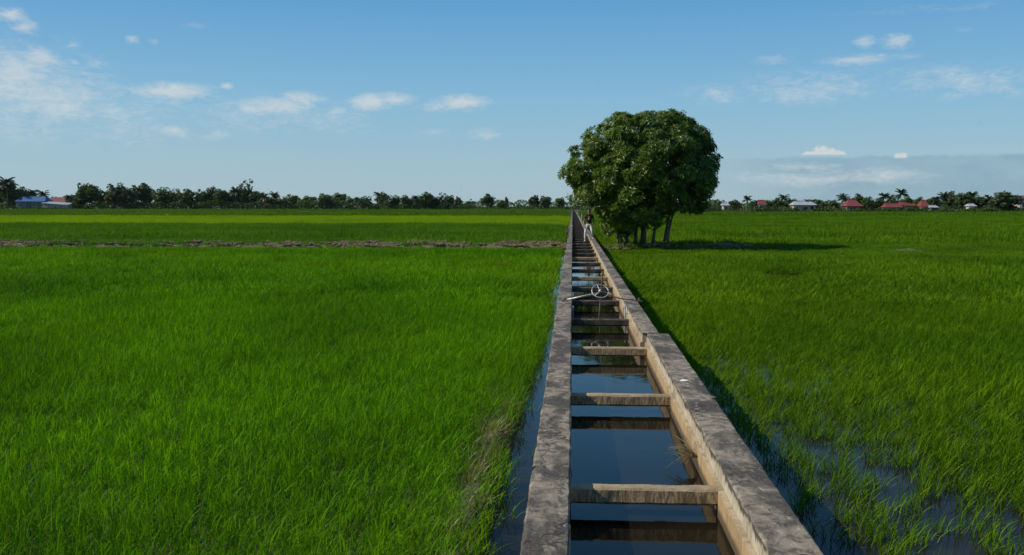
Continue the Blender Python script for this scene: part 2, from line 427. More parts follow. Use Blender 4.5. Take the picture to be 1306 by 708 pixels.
# ------------------------------------------------------------------ ground
BUND0, BUND1 = 49.0, 56.6
POOL = at(995, 351, 33.0); POOL = (POOL.x, 32.6)
BARE = (at(1142, 316, 50).x, 48.5)
def bund_mask(x, y):
    c = 52.7 + 0.8 * (vnoise(x, y * 0, 9, 3) - .5)
    hw = 2.3 + 1.6 * (vnoise(x, y * 0, 3, 5) - .5)
    m = sstep(0, 1.0, hw - np.abs(y - c))
    m *= np.where(x < 0.5, sstep(-0.3, -0.6, x), sstep(1.25, 1.7, x) * sstep(11.5, 7.5, x))
    return m
def ground_z(x, y):
    z = 0.015 * (vnoise(x, y, 0.7, 1) - .5) + 0.012 * (vnoise(x, y, 0.23, 2) - .5)
    left = x < 0
    z += np.where(left, -0.04 + 0.12 * sstep(-0.42, -0.66, x), -0.035 + 0.05 * sstep(2.7, 4.6, x + 0.7 * (vnoise(x, y, 1.3, 8) - .5)))
    z += np.where(left, 0.13 * np.exp(-((x + 0.74) / 0.12)**2) * sstep(13, 9.5, y) * (0.35 + vnoise(x, y, 0.35, 4)), 0)
    z += np.where(~left, sstep(13, 25, y) * 0.07 * sstep(1.3, 2.2, x), 0)
    z -= 0.13 * np.exp(-(((x - POOL[0]) / 1.5)**2 + ((y - POOL[1]) / 2.6)**2))
    bm_ = bund_mask(x, y)
    z += bm_ * (0.21 + 0.24 * (vnoise(x, y, 0.9, 6) - .5) + 0.14 * (vnoise(x, y, 0.35, 7) - .5))
    z += 0.25 * np.exp(-(((x - BARE[0]) / 1.1)**2 + ((y - BARE[1]) / 1.2)**2))
    return z

def axis(parts):
    out = []
    for (a, b, s) in parts: out += list(np.arange(a, b, s))
    return np.array(out)
gx = axis([(-2400, -1000, 700), (-1000, -200, 100), (-200, -40, 10), (-40, -12, 1.0), (-12, -1.5, 0.28), (-1.5, 3.5, 0.10), (3.5, 14, 0.25), (14, 40, 1.0), (40, 200, 10), (200, 1000, 100), (1000, 2401, 700)])
gy = axis([(-600, -100, 250), (-100, -5, 20), (-5, 4, 1.0), (4, 14, 0.12), (14, 49, 0.5), (49, 59, 0.16), (59, 100, 3), (100, 600, 50), (600, 2401, 300)])
GX, GY = np.meshgrid(gx, gy)
GZ = ground_z(GX, GY)
nx_, ny_ = len(gx), len(gy)
verts = np.stack([GX.ravel(), GY.ravel(), GZ.ravel()], 1)
ii = (np.arange(ny_ - 1)[:, None] * nx_ + np.arange(nx_ - 1)[None, :]).ravel()
faces = np.stack([ii, ii + 1, ii + nx_ + 1, ii + nx_], 1)
me = bpy.data.meshes.new('ground'); me.from_pydata(verts.tolist(), [], faces.tolist()); me.materials.append(M['mud'])
me.polygons.foreach_set('use_smooth', [True] * len(me.polygons)); me.update()
tag(link(bpy.data.objects.new('ground', me)), 'brown paddy mud under the rice with a dry earth bund crossing it', kind='structure')

def sheet(name, x0, x1, y0, y1, z, mat, label):
    b = MB(); b.v = [(x0, y0, z), (x1, y0, z), (x1, y1, z), (x0, y1, z)]; b.f = [(0, 1, 2, 3)]
    return tag(b.build(name, mat), label, kind='structure')
sheet('ditch_water', -1.3, -0.2, -12, 60, 0.05, M['paddy_water'], 'narrow strip of still water along the left canal wall')
sheet('paddy_water', 1.2, 24, -12, 60, 0.05, M['paddy_water'], 'dark shallow water standing between rice and right canal wall')

# ------------------------------------------------------------------ canal
PITCH_Y, B0 = 3.4, 6.8
STEP_R, STEP_L = 14.1, 55.4
def right_inner(y):
    return 1.03 + 0.0035 * (y - 5) if y < STEP_R else 0.995
def right_outer(y):
    return 1.31 + 0.006 * (y - 5) if y < STEP_R else 1.235
def left_inner(y): return -0.008
def left_outer(y): return -0.268 if y < STEP_L else -0.205

canal = empty('irrigation_canal', (0.5, 20, 0))
canal_inv = Vector((-0.5, -20, 0))
tag(canal, 'raised concrete irrigation canal with cross beams running straight to the horizon', 'canal')

def wall_segment(name, xi, xo, y0, y1, z0, z1, seed, fine=True):
    """one cast length of wall top: chipped, slightly wavy rims"""
    rnd = random.Random(seed)
    L = y1 - y0; n_ = max(2, int(L / 0.07)) if fine else 4
    b = MB()
    for k in range(n_ + 1):
        y = y0 + 0.001 + (L - 0.002) * k / n_
        xa, xb = xi(y) if callable(xi) else xi, xo(y) if callable(xo) else xo
        lo, hi = min(xa, xb), max(xa, xb)
        amp = 0.007 if fine else 0
        j = lambda q: amp * (mn.noise(Vector((y * 2.1, q * 7.7 + seed * .37, 0))) * 1.3 + mn.noise(Vector((y * 9, q * 3.3, seed))) * .9)
        chip = 0.02 * max(0, mn.noise(Vector((y * 3.0, seed * 1.7, 3))) - 0.42) * 4 if fine else 0
        bev = 0.010
        zt = z1 + j(1) * .5
        b.v += [(lo + j(2)*.4, y, z0), (lo + j(3), y, zt - bev - chip), (lo + bev + j(4) + chip, y, zt), ((lo+hi)/2, y, zt + .002 + j(5) * .4), (hi - bev + j(6), y, zt), (hi + j(7), y, zt - bev), (hi + j(8)*.4, y, z0)]
    m_ = 7
    for k in range(n_):
        for q in range(m_ - 1):
            i = k * m_ + q
            b.f.append((i, i + 1, i + m_ + 1, i + m_))
    b.f.append(tuple(reversed(range(m_)))) ; b.f.append(tuple(n_ * m_ + q for q in range(m_)))
    me = b.mesh(name, M['concrete'])
    bmx = bmesh.new(); bmx.from_mesh(me); bmesh.ops.recalc_face_normals(bmx, faces=bmx.faces); bmx.to_mesh(me); bmx.free()
    o = link(bpy.data.objects.new(name, me), canal); o.location = canal_inv
    return o

END = 408
ys = [-10.2 + PITCH_Y * k for k in range(20)] # to 54.4
ys = sorted(set([round(v, 3) for v in ys] + [STEP_R, STEP_L]))
jr = random.Random(3)
for k in range(len(ys) - 1):
    y0, y1 = ys[k], ys[k + 1]
    ym = (y0 + y1) / 2
    dz = jr.uniform(-.003, .003); dx = jr.uniform(-.004, .004)
    near = y1 < 40 and y0 > -2
    wall_segment('wall_segment', lambda y: left_inner(ym) + dx, lambda y: left_outer(ym) + dx, y0, y1, 0.20, WALL_Z + dz, k + 1, near)
    dz = jr.uniform(-.003, .003)
    wall_segment('wall_segment', lambda y: (right_inner(y) if ym < STEP_R else right_inner(99)) + 0.0, lambda y: right_outer(y) if ym < STEP_R else right_outer(99), y0, y1, WALL_Z - 0.13, WALL_Z + dz, k + 50, near)
    # the body below is a little thicker than the coping: a sandy ledge shows along the inner face
    b = MB(); b.box((right_inner(y0) if ym < STEP_R else .995) - 0.028, (right_outer(y0) if ym < STEP_R else 1.235) - .012, y0 + .003, y1 - .003, -0.25, WALL_Z - 0.132)
    b.build('wall_body', M['concrete'], canal, loc=canal_inv)
b = MB(); b.box(-.262, -.012, -10.2, STEP_L, -0.25, 0.198); b.build('wall_footing', M['concrete'], canal, loc=canal_inv)
# far run: alike lengths share their meshes
def seg_mesh(x0, x1, z0, L):
    b = MB(); b.box(x0, x1, 0.01, L - 0.01, z0, WALL_Z); return b.mesh('wall_segment', M['concrete'])
farL, farR = seg_mesh(-.215, -.012, -.25, PITCH_Y), seg_mesh(.98, 1.235, -.25, PITCH_Y)
y = STEP_L; k = 0
b = MB(); b.box(.98, 1.2345, 54.41, STEP_L - .01, -.25, WALL_Z - .01); b.build('wall_body', M['concrete'], canal, loc=canal_inv)
while y < END:
    o = inst('wall_segment', farL, canal, canal_inv + Vector((jr.uniform(-.012, .012), y, jr.uniform(-.012, .0)))); 
    o = inst('wall_segment', farR, canal, canal_inv + Vector((jr.uniform(-.012, .012), y, jr.uniform(-.012, .0))))
    y += PITCH_Y; k += 1
# cross beams
M['beam_dark'] = simple('dark_beam_concrete', (0.075, 0.062, 0.048), 0.95, 0, 0.55, 9, 0.5)  # darker tone for most beams past the nearest ones
def beam_mesh(seed, mat='beam'):
    b = MB(); N = 40
    for k in range(N + 1):
        x = -0.006 + (1.06 + .012) * k / N
        j = lambda q: 0.005 * mn.noise(Vector((x * 5, q * 5.3, seed))) + 0.0015 * mn.noise(Vector((x * 23, q * 5.3, seed)))
        t = 0.062; h = 0.115; bv = 0.014
        ring = [(-t, -h + .02), (-t + .0, -bv), (-t + bv, 0), (t - bv, 0), (t, -bv), (t, -h + .015), (t - .015, -h), (-t + .02, -h)]
        for q, (yy, zz) in enumerate(ring): b.v.append((x, yy + j(q), zz + j(q + 20)))
    m_ = 8
    for k in range(N):
        for q in range(m_):
            i = k * m_ + q; i2 = k * m_ + (q + 1) % m_
            b.f.append((i, i2, i2 + m_, i + m_))
    b.f.append(tuple(range(m_))); b.f.append(tuple(N * m_ + q for q in reversed(range(m_))))
    me = b.mesh('cross_beam', M[mat])
    bmx = bmesh.new(); bmx.from_mesh(me); bmesh.ops.recalc_face_normals(bmx, faces=bmx.faces); bmx.to_mesh(me); bmx.free()
    return me
BM = [beam_mesh(s) for s in (1, 2, 3, 4)]; BD = [beam_mesh(s, 'beam_dark') for s in (5, 6, 7)]
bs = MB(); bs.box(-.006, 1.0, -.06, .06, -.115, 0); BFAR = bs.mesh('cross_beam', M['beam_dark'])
y = B0 - 3 * PITCH_Y; k = 0
while y < END:
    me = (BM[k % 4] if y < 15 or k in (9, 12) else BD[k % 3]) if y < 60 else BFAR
    sx = (right_inner(y) - .0) / 1.06 if y < 60 else 1.0
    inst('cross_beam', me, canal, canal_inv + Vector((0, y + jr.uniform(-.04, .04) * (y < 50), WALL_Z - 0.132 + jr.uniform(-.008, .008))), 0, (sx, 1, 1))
    y += PITCH_Y; k += 1
b = MB(); b.box(-.02, 1.0, -10, END, -.28, -.22); b.build('canal_floor', M['concrete'], canal, loc=canal_inv)
b = MB(); xs = (-.01, 1.06); b.v = [(-.01, -10.1, .235), (1.0, -10.1, .235), (1.08, STEP_R, .235), (1.0, STEP_R + .01, .235), (.99, END, .235), (-.01, END, .235)]; b.f = [(0, 1, 2, 3, 4, 5)]
b.v = [(-.02, -10.1, .235), (1.1, -10.1, .235), (1.1, 14.0, .235), (.985, 14.2, .235), (.985, END, .235), (-.02, END, .235)]
tag(b.build('canal_water', M['canal_water']), 'dark still water inside the concrete canal between its beams', kind='structure')

# ------------------------------------------------------------------ sluice with handwheel
GY_ = 18.75
hub = at(765.5, 371.5, GY_)
pl, pr_ = at(720.5, 384.5, GY_), at(815, 386.5, GY_); pl.z = pr_.z = WALL_Z + .02
sl = empty('sluice_gate', (0.5, GY_, WALL_Z)); inv = -Vector((0.5, GY_, WALL_Z))
tag(sl, 'rusty sluice gate with a tilted handwheel on a stem spanning the canal', 'sluice gate')
hz = hub - Vector((0, 0, .03))
b = MB(); b.tube([pl, hz + Vector((-.02, 0, 0))], .020, 8); b.build('support_bar', M['metal'], sl, True, inv)
b = MB(); b.tube([hz + Vector((.02, 0, -.01)), at(792, 381, GY_), pr_], [.014, .012, .011], 8); b.build('support_bar', M['rust'], sl, True, inv)
for p in (pl, pr_):
    b = MB(); b.box(p.x - .06, p.x + .06, GY_ - .05, GY_ + .05, WALL_Z + .004, WALL_Z + .02); b.tube([p - Vector((0, 0, .01)), p + Vector((0, 0, .05))], .022, 8); b.build('anchor_plate', M['rust'], sl, False, inv)
tp, bt = at(768.6, 346, GY_), at(763, 402, GY_); bt.z = .0
b = MB(); pts = [tp.lerp(bt, t) for t in np.linspace(0, 1, 24)]
b.tube(pts, [.012 + .003 * (i % 2) for i in range(24)], 8); b.build('stem', M['rust'], sl, True, inv)
# wheel, its plane tipped towards the viewer
wr = .158; wb = MB(); nrm = Vector((0.10, -0.70, 0.70)).normalized()
u = nrm.cross(Vector((1, 0, 0))).normalized(); v = nrm.cross(u)
pts = [hub + (u * math.cos(t) + v * math.sin(t)) * wr for t in np.linspace(0, 2 * math.pi, 33)]
wb.tube(pts, .011, 8, False); rim_o = wb.build('handwheel', M['metal'], sl, True, inv)
for a_ in (0.35, 2.45, 4.55):
    q = MB(); q.tube([hub, hub + (u * math.cos(a_) + v * math.sin(a_)) * (wr - .01)], .009, 6); q.build('spoke', M['metal'], rim_o, True)
q = MB(); q.tube([hub - nrm * .03, hub + nrm * .03], .03, 12); q.build('hub', M['metal'], rim_o, True)
for xx, y0 in ((0.975, GY_ - .9), (0.012, GY_ - .9)):
    b = MB(); s_ = -1 if xx > .5 else 1
    b.box(xx, xx + .012 * s_ if s_ > 0 else xx - .012, y0, y0 + .16, .05, WALL_Z - .01) if s_ > 0 else b.box(xx - .03, xx - .012, y0, y0 + .10, .05, WALL_Z + .02)
    b.build('guide_rail', M['pale_blue_metal'], sl, False, inv)
b = MB(); b.box(.06, .93, GY_ - .012, GY_ + .012, -.2, .21); b.build('gate_plate', M['rust'], sl, False, inv)

# small things on the walls
p = at(891, 486.5, 10.2)
b = MB(); b.v = [(-.03, -.03, .004), (.028, -.035, .006), (.035, .03, .012), (-.022, .036, .004), (.0, .0, .02), (.05, -.002, .010)]
b.f = [(0, 1, 4), (1, 5, 4), (5, 2, 4), (2, 3, 4), (3, 0, 4)]
o = b.build('paper_scrap', M['paper'], loc=(1.14, 10.2, WALL_Z + .006)); tag(o, 'crumpled white paper scrap lying on the right canal wall', 'litter')
b = MB(); b.ellipsoid((0, 0, .008), (.035, .03, .016), 10, 6, .3); o = b.build('pebble', M['clod'], loc=(1.315, 9.3, WALL_Z + .004)); tag(o, 'small dark stone at the outer rim of the right canal wall', 'stone')

# dry weed on the inner face by the water, right wall
b = MB(); rw = random.Random(5)
for k in range(34):
    a_ = rw.uniform(-.9, .9); L = rw.uniform(.10, .30)
    p0 = Vector((0, rw.uniform(-.05, .05), 0)); d = Vector((-rw.uniform(.25, 1), math.sin(a_), rw.uniform(-.1, .55))).normalized()
    pts = [p0, p0 + d * L * .5 + Vector((0, 0, .02)), p0 + d * L + Vector((0, 0, -.02 - rw.random() * .03))]
    b.tube(pts, [.003, .0025, .001], 4, False)
    if k % 2: 
        e = pts[1] + Vector((rw.uniform(-.06, .02), rw.uniform(-.06, .06), rw.uniform(0, .05))); b.tube([pts[1], e], [.002, .001], 4, False)
o = b.build('dry_weed', M['straw'], loc=(1.0, 8.0, .33)); tag(o, 'dry twiggy weed growing from inner face of the right canal wall', 'weed')

# draped sheet on left wall, white posts on right wall
def post(px, Y, h, label):
    t = empty('gate_post', (1.13, Y, WALL_Z)); tag(t, label, 'post')
    b = MB(); b.box(-.05, .05, -.05, .05, 0, h); b.build('shaft', M['white_paint'], t)
    b = MB(); b.box(-.065, .065, -.065, .065, h, h + .05); b.build('cap', M['white_paint'], t)
post(741.5, 124, .72, 'short white post on the right canal wall, nearer the walker')
post(735.8, 218, .95, 'short white post on the right canal wall, farther along the canal')
b = MB(); nn = 9
for i in range(nn):
    for j in range(7):
        x = -.36 + .42 * i / (nn - 1); y = j * .12
        z = WALL_Z + .02 + .05 * mn.noise(Vector((x * 6, y * 5, 1)))
        if x < -.22: z -= (abs(x) - .22) * 1.6
        b.v.append((x, y, z + .02))
for i in range(nn - 1):
    for j in range(6): b.f.append((i*7+j, (i+1)*7+j, (i+1)*7+j+1, i*7+j+1))
o = b.build('plastic_sheet', M['sheet'], None, True, (0, 88, 0)); tag(o, 'pale bluish plastic sheet draped over the left canal wall', 'plastic sheet')
md = o.modifiers.new('thickness', 'SOLIDIFY'); md.thickness = .006

# ------------------------------------------------------------------ rice
def blade(b, x, y, z, L, wd, ang, lean, curl, seg=3, dr=None):
    """one leaf blade: root, height, width, heading, lean and droop"""
    d = Vector((math.cos(ang), math.sin(ang), 0)); s_ = Vector((-math.sin(ang + .6), math.cos(ang + .6), 0))
    p = Vector((x, y, z)); th = lean; Lq, Rq = [], []
    for k in range(seg + 1):
        t = k / seg
        ww = wd * (0.75 + .5 * t if t < .5 else (1 - t) * 2.0 + .02) * .5
        Lq.append(p - s_ * ww); Rq.append(p + s_ * ww)
        p = p + (d * math.sin(th) + Vector((0, 0, math.cos(th)))) * (L / seg)
        th += curl / seg
    b.quad_strip(Lq, Rq)

def tuft_mesh(name, mat, r, n_, L0, L1, wd, seg, seed, z0=0.0, lean=(.05, .4), curl=(.2, 1.1), stem=0.0):
    rd = random.Random(seed); b = MB()
    for k in range(n_):
        a_ = rd.uniform(0, 6.283); q = r * math.sqrt(rd.random())
        L = rd.uniform(L0, L1)
        ang = rd.uniform(0, 6.283)
        if rd.random() < .15: ang = rd.gauss(-.3, .8)            # a little wind towards the right
        zz = z0 + (rd.random() ** .7 * stem if stem and rd.random() < .75 else 0)
        blade(b, q * math.cos(a_), q * math.sin(a_), zz, L, wd * rd.uniform(.7, 1.25), ang, rd.uniform(*lean), rd.uniform(*curl), seg)
    return b.mesh(name, mat)

def scatter_object(name, pts, meshes, label):
    """pts: list of (x,y,z, rz, s, sz, variant); one object whose geometry nodes place the tufts"""
    me = bpy.data.meshes.new(name)
    A = np.array(pts, dtype=float)
    me.from_pydata(A[:, :3].tolist(), [], [])
    def attr(nm, typ, arr, key):
        a = me.attributes.new(nm, typ, 'POINT'); a.data.foreach_set(key, np.ascontiguousarray(arr, dtype=np.float32).ravel())
    attr('rot', 'FLOAT_VECTOR', np.stack([rng.normal(0, .05, len(A)), rng.normal(0, .05, len(A)), A[:, 3]], 1), 'vector')
    attr('scl', 'FLOAT_VECTOR', np.stack([A[:, 4], A[:, 4], A[:, 5]], 1), 'vector')
    attr('kind_index', 'FLOAT', A[:, 6], 'value')
    o = link(bpy.data.objects.new(name, me))
    ng = bpy.data.node_groups.new(name + '_scatter', 'GeometryNodeTree')
    ng.interface.new_socket('Geometry', in_out='INPUT', socket_type='NodeSocketGeometry')
    ng.interface.new_socket('Geometry', in_out='OUTPUT', socket_type='NodeSocketGeometry')
    N = ng.nodes; Lk = ng.links
    gi, go = N.new('NodeGroupInput'), N.new('NodeGroupOutput'); jn = N.new('GeometryNodeJoinGeometry')
    def named(nm, typ):
        q = N.new('GeometryNodeInputNamedAttribute'); q.data_type = typ; q.inputs[0].default_value = nm
        return [s for s in q.outputs if s.enabled and s.name == 'Attribute'][0]
    rot, scl, ki = named('rot', 'FLOAT_VECTOR'), named('scl', 'FLOAT_VECTOR'), named('kind_index', 'FLOAT')
    for k, ms in enumerate(meshes):
        src = bpy.data.objects.new(name + '_tuft', ms)
        oi = N.new('GeometryNodeObjectInfo'); oi.inputs['Object'].default_value = src; oi.inputs['As Instance'].default_value = True
        cp = N.new('FunctionNodeCompare'); cp.data_type = 'FLOAT'; cp.operation = 'EQUAL'
        Lk.new(ki, cp.inputs[0]); cp.inputs[1].default_value = k; cp.inputs[12 if len(cp.inputs) > 12 else 2].default_value = .1 if len(cp.inputs) > 12 else 0
        ip = N.new('GeometryNodeInstanceOnPoints')
        Lk.new(gi.outputs[0], ip.inputs['Points']); Lk.new(cp.outputs[0], ip.inputs['Selection']); Lk.new(oi.outputs['Geometry'], ip.inputs['Instance'])
        Lk.new(rot, ip.inputs['Rotation']); Lk.new(scl, ip.inputs['Scale']); Lk.new(ip.outputs[0], jn.inputs[0])
    Lk.new(jn.outputs[0], go.inputs[0])
    md = o.modifiers.new('scatter', 'NODES'); md.node_group = ng
    return tag(o, label, kind='stuff')

def grid_pts(y0, y1, s, x_lo, x_hi, margin=3.0):
    """jittered grid over the ground the lens can see, a margin beyond"""
    out = []
    for yy in np.arange(y0, y1, s):
        a_ = max(x_lo, -.60 * (yy + s) - margin); c_ = min(x_hi, .475 * (yy + s) + margin)
        if c_ <= a_: continue
        xs = np.arange(a_, c_, s); 
        out.append(np.stack([xs + rng.uniform(-.5, .5, len(xs)) * s, yy + rng.uniform(-.5, .5, len(xs)) * s], 1))
    P_ = np.concatenate(out)
    return P_[(P_[:, 0] > x_lo) & (P_[:, 0] < x_hi) & (P_[:, 1] < y1)]

def place(P_, keep, nvar, hs, s0=1.0, zoff=0.0):
    k = rng.random(len(P_)) < keep
    P_, hs = P_[k], (hs[k] if hasattr(hs, '__len__') else np.full(k.sum(), hs))
    z = np.minimum(ground_z(P_[:, 0], P_[:, 1]), .4) + zoff
    n_ = len(P_)
    rz = rng.normal(0, .55, n_)
    return np.stack([P_[:, 0], P_[:, 1], z, rz, s0 * rng.uniform(.85, 1.15, n_), hs * rng.uniform(.62, 1.30, n_), rng.integers(0, nvar, n_)], 1)

def height_map(x, y):
    return .76 + .26 * vnoise(x, y * .6, 2.2, 11) + .24 * vnoise(x, y, .55, 12)

NV = 5
def tufts(mat, tier, seed, stem=.21):
    if tier == 0: return [tuft_mesh('rice_tuft', mat, .10, 58 if stem > .15 else 50, *((.06, .175) if stem > .15 else (.09, .23)), .0066, 3, seed + k, lean=(.0, .85), curl=(.2, 1.5), stem=stem) for k in range(NV)]
    if tier == 1: return [tuft_mesh('rice_tuft', mat, .38, 190, .08, .22, .014, 3, seed + k, lean=(.0, .9), curl=(.2, 1.4), stem=.21) for k in range(NV)]
    if tier == 2: return [tuft_mesh('rice_tuft', mat, 1.3, 260, .25, .48, .04, 2, seed + k) for k in range(NV)]
    return [tuft_mesh('rice_tuft', mat, 4.6, 420, .26, .46, .12, 2, seed + k) for k in range(NV)]

# left, near
P_ = grid_pts(2.5, 22, .145, -99, -.40)
P_ = P_[P_[:, 0] < -.56 + .16 * sstep(11, 19, P_[:, 1])]
x, y = P_[:, 0], P_[:, 1]
strip = 1.25 * np.exp(-((x + .74 + .10 * (vnoise(x, y, 1.0, 21) - .5)) / .17)**2) * sstep(12.5, 9, y) * sstep(.15, .5, vnoise(x * 0, y, 1.1, 22))
keep = 1 - np.minimum(.97, strip)
hs = height_map(x, y) * (1 - .35 * np.minimum(1, strip))
edge = sstep(-1.1, -.6, x)
A0 = place(P_, keep, NV, hs)
P_ = grid_pts(22, BUND0 + .5, .42, -99, -.62); x, y = P_[:, 0], P_[:, 1]
A1 = place(P_, np.ones(len(x)), NV, height_map(x, y) * (1 - .35 * sstep(44, 49, y)))
A1[:, 6] += NV
scatter_object('rice_crop', np.concatenate([A0, A1]), tufts(M['rice'], 0, 100) + tufts(M['rice'], 1, 120), 'dense bright green young rice filling the near left paddy')
# left strips beyond the bund
P_ = grid_pts(BUND1 - .3, 60, .42, -99, -.8, 4); A0 = place(P_, np.ones(len(P_)), NV, .95)
EDGE = lambda x, s_: 6 * (vnoise(x, 0 * x, 14, s_) - .5) + 2 * (vnoise(x, 0 * x, 3, s_ + 1) - .5)
P_ = grid_pts(60, 114, 1.25, -200, -1.3, 6); P_ = P_[P_[:, 1] < 110 + EDGE(P_[:, 0], 81)]; A1 = place(P_, np.ones(len(P_)), NV, .8 + .3 * vnoise(P_[:, 0], P_[:, 1], 6, 31)); A1[:, 6] += NV
scatter_object('rice_crop', np.concatenate([A0, A1]), tufts(M['rice_deep'], 1, 140) + tufts(M['rice_deep'], 2, 150), 'deeper green rice behind the dry earth bund at left')
P_ = grid_pts(106, 194, 1.5, -300, -1.3, 8); P_ = P_[(P_[:, 1] > 111 + EDGE(P_[:, 0], 81)) & (P_[:, 1] < 189 + EDGE(P_[:, 0], 85))]
scatter_object('rice_crop', place(P_, np.ones(len(P_)), NV, .95 + .1 * vnoise(P_[:, 0], P_[:, 1], 9, 33)), tufts(M['rice_young'], 2, 160), 'yellow green strip of young rice far left')
P_ = grid_pts(194, 516, 4.8, -400, -5.0, 14)
A0 = place(P_, np.ones(len(P_)), NV, .95)
P_ = grid_pts(190, 516, 1.8, -10, -1.6, 14); A1 = place(P_, np.ones(len(P_)), NV, .95); A1[:, 6] += NV
scatter_object('rice_crop', np.concatenate([A0, A1]), tufts(M['rice_far'], 3, 170) + tufts(M['rice_far'], 2, 175), 'mid green rice strip in front of the far left treeline')
# right, near: open water by the wall, a flooded furrow, then dense
P_ = grid_pts(2.5, 22, .155, 1.36, 99)
x, y = P_[:, 0], P_[:, 1]
wob = .35 * (vnoise(x * 0, y, 1.3, 41) - .5)
open_w = sstep(1.42, 1.95, x + wob + sstep(8, 18, y) * .6)
fur = np.exp(-((x - 2.75 - .25 * (vnoise(x * 0, y, 2.0, 42) - .5)) / .38)**2) * sstep(12.5, 9, y)
keep = open_w * (.60 + .40 * sstep(2.9, 3.7, x + wob + sstep(7, 13, y) * 1.8)) * (1 - .50 * fur)
keep *= 1 - .22 * sstep(.50, .7, vnoise(x, y, .6, 43)) * sstep(7, 3, x)
A0 = place(P_, keep, NV, height_map(x, y) * 1.0, 1.0)
P_ = grid_pts(22, 60, .42, 1.62, 99); x, y = P_[:, 0], P_[:, 1]
keep = 1 - .93 * (np.exp(-(((x - POOL[0]) / 1.25)**2 + ((y - POOL[1]) / 3.0)**2)) > .62)
keep = keep * (1 - .9 * bund_mask(x, y)) * (1 - .70 * (np.exp(-(((x - BARE[0]) / .9)**2 + ((y - BARE[1]) / 1.3)**2)) > .4))
A1 = place(P_, keep, NV, height_map(x, y) * (.95 - .48 * sstep(36, 46, y) * sstep(28, 18, x) - .3 * np.exp(-(((x - POOL[0]) / 1.5)**2 + ((y - POOL[1] + 3) / 4.0)**2)))); A1[:, 6] += NV
scatter_object('rice_crop', np.concatenate([A0, A1]), tufts(M['rice_right'], 0, 200, .10) + tufts(M['rice_right'], 1, 220), 'green rice standing partly in water right of the canal')
P_ = grid_pts(60, 190, 1.3, 2.2, 300, 8)
A0 = place(P_, np.ones(len(P_)), NV, .8 + .3 * vnoise(P_[:, 0] * .4, P_[:, 1], 7, 51))
P_ = grid_pts(192, 316, 4.6, 5.5, 400, 14); A1 = place(P_, np.ones(len(P_)), NV, .95); A1[:, 6] += NV
P_ = grid_pts(188, 400, 1.8, 2.7, 12, 14); A2 = place(P_, np.ones(len(P_)), NV, .95)
scatter_object('rice_crop', np.concatenate([A0, A1, A2]), tufts(M['rice_right'], 2, 230) + tufts(M['rice_far'], 3, 240), 'wide green paddy stretching from the big tree to the right village')

# weeds and straw on the near left edge strip, stray blades in the ditch
wt = [tuft_mesh('weed_tuft', M['weed'], .06, 14, .08, .26, .008, 3, 300 + k, lean=(.1, .8), curl=(.2, 1.5)) for k in range(3)]
st = [tuft_mesh('straw_tuft', M['straw'], .10, 16, .06, .20, .007, 2, 310 + k, lean=(.8, 1.45), curl=(0, .6)) for k in range(2)]
P_ = grid_pts(4, 12.5, .10, -1.06, -.62, 0); x, y = P_[:, 0], P_[:, 1]
A0 = place(P_, .42 * np.ones(len(x)), 3, 1.0)
A1 = place(P_, .12 * np.exp(-((x + .74) / .12)**2), 2, 1.0); A1[:, 6] += 3
scatter_object('edge_weeds', np.concatenate([A0, A1]), wt + st, 'yellowish weeds and dead straw on the bare bank beside the ditch')
P_ = np.array([(-.44, 11.2), (-.40, 9.0), (-.47, 7.2), (-.42, 13.6), (-.43, 16), (1.55, 8.2), (1.62, 9.4), (1.5, 11), (1.6, 6.9), (1.7, 7.6), (1.56, 12.6)])
thin = [tuft_mesh('stray_tuft', M['rice'], .04, 6, .16, .40, .008, 4, 330 + k, lean=(.05, .5), curl=(.3, 1.6)) for k in range(3)]
scatter_object('stray_rice', place(P_, np.ones(len(P_)), 3, 1.0), thin, 'a few stray rice blades rising from the water beside the walls')

# bund: straw and clods
sb = [tuft_mesh('straw_tuft', M['straw'], .30, 60, .10, .34, .018, 2, 340 + k, lean=(.9, 1.5), curl=(0, .5)) for k in range(3)]
gb = [tuft_mesh('grass_tuft', M['rice_deep'], .22, 50, .10, .26, .018, 2, 350 + k) for k in range(2)]
ds = []
for k in range(2):
    d_ = MB(); rd = random.Random(k + 9)
    for q in range(9): d_.ellipsoid((rd.uniform(-.3, .3), rd.uniform(-.3, .3), rd.uniform(0, .05)), (rd.uniform(.04, .12), rd.uniform(.04, .1), rd.uniform(.03, .08)), 7, 5, .5)
    ds.append(d_.mesh('clod_cluster', M['clod']))
P_ = grid_pts(BUND0 - .2, BUND1 + .2, .38, -60, 12, 3); x, y = P_[:, 0], P_[:, 1]
bm_ = bund_mask(x, y)
cl_ = vnoise(x, y, 1.6, 61)
A0 = place(P_, bm_ * .55 * sstep(.35, .6, cl_), 3, 1.0)
A1 = place(P_, bm_ * .8 * sstep(.6, .3, cl_), 2, 1.15); A1[:, 6] += 3
A2 = place(P_, bm_ * .6, 2, 1.0); A2[:, 6] += 5
scatter_object('bund_litter', np.concatenate([A0, A1, A2]), sb + gb + ds, 'dry straw, clods and thin grass covering the earth bund')
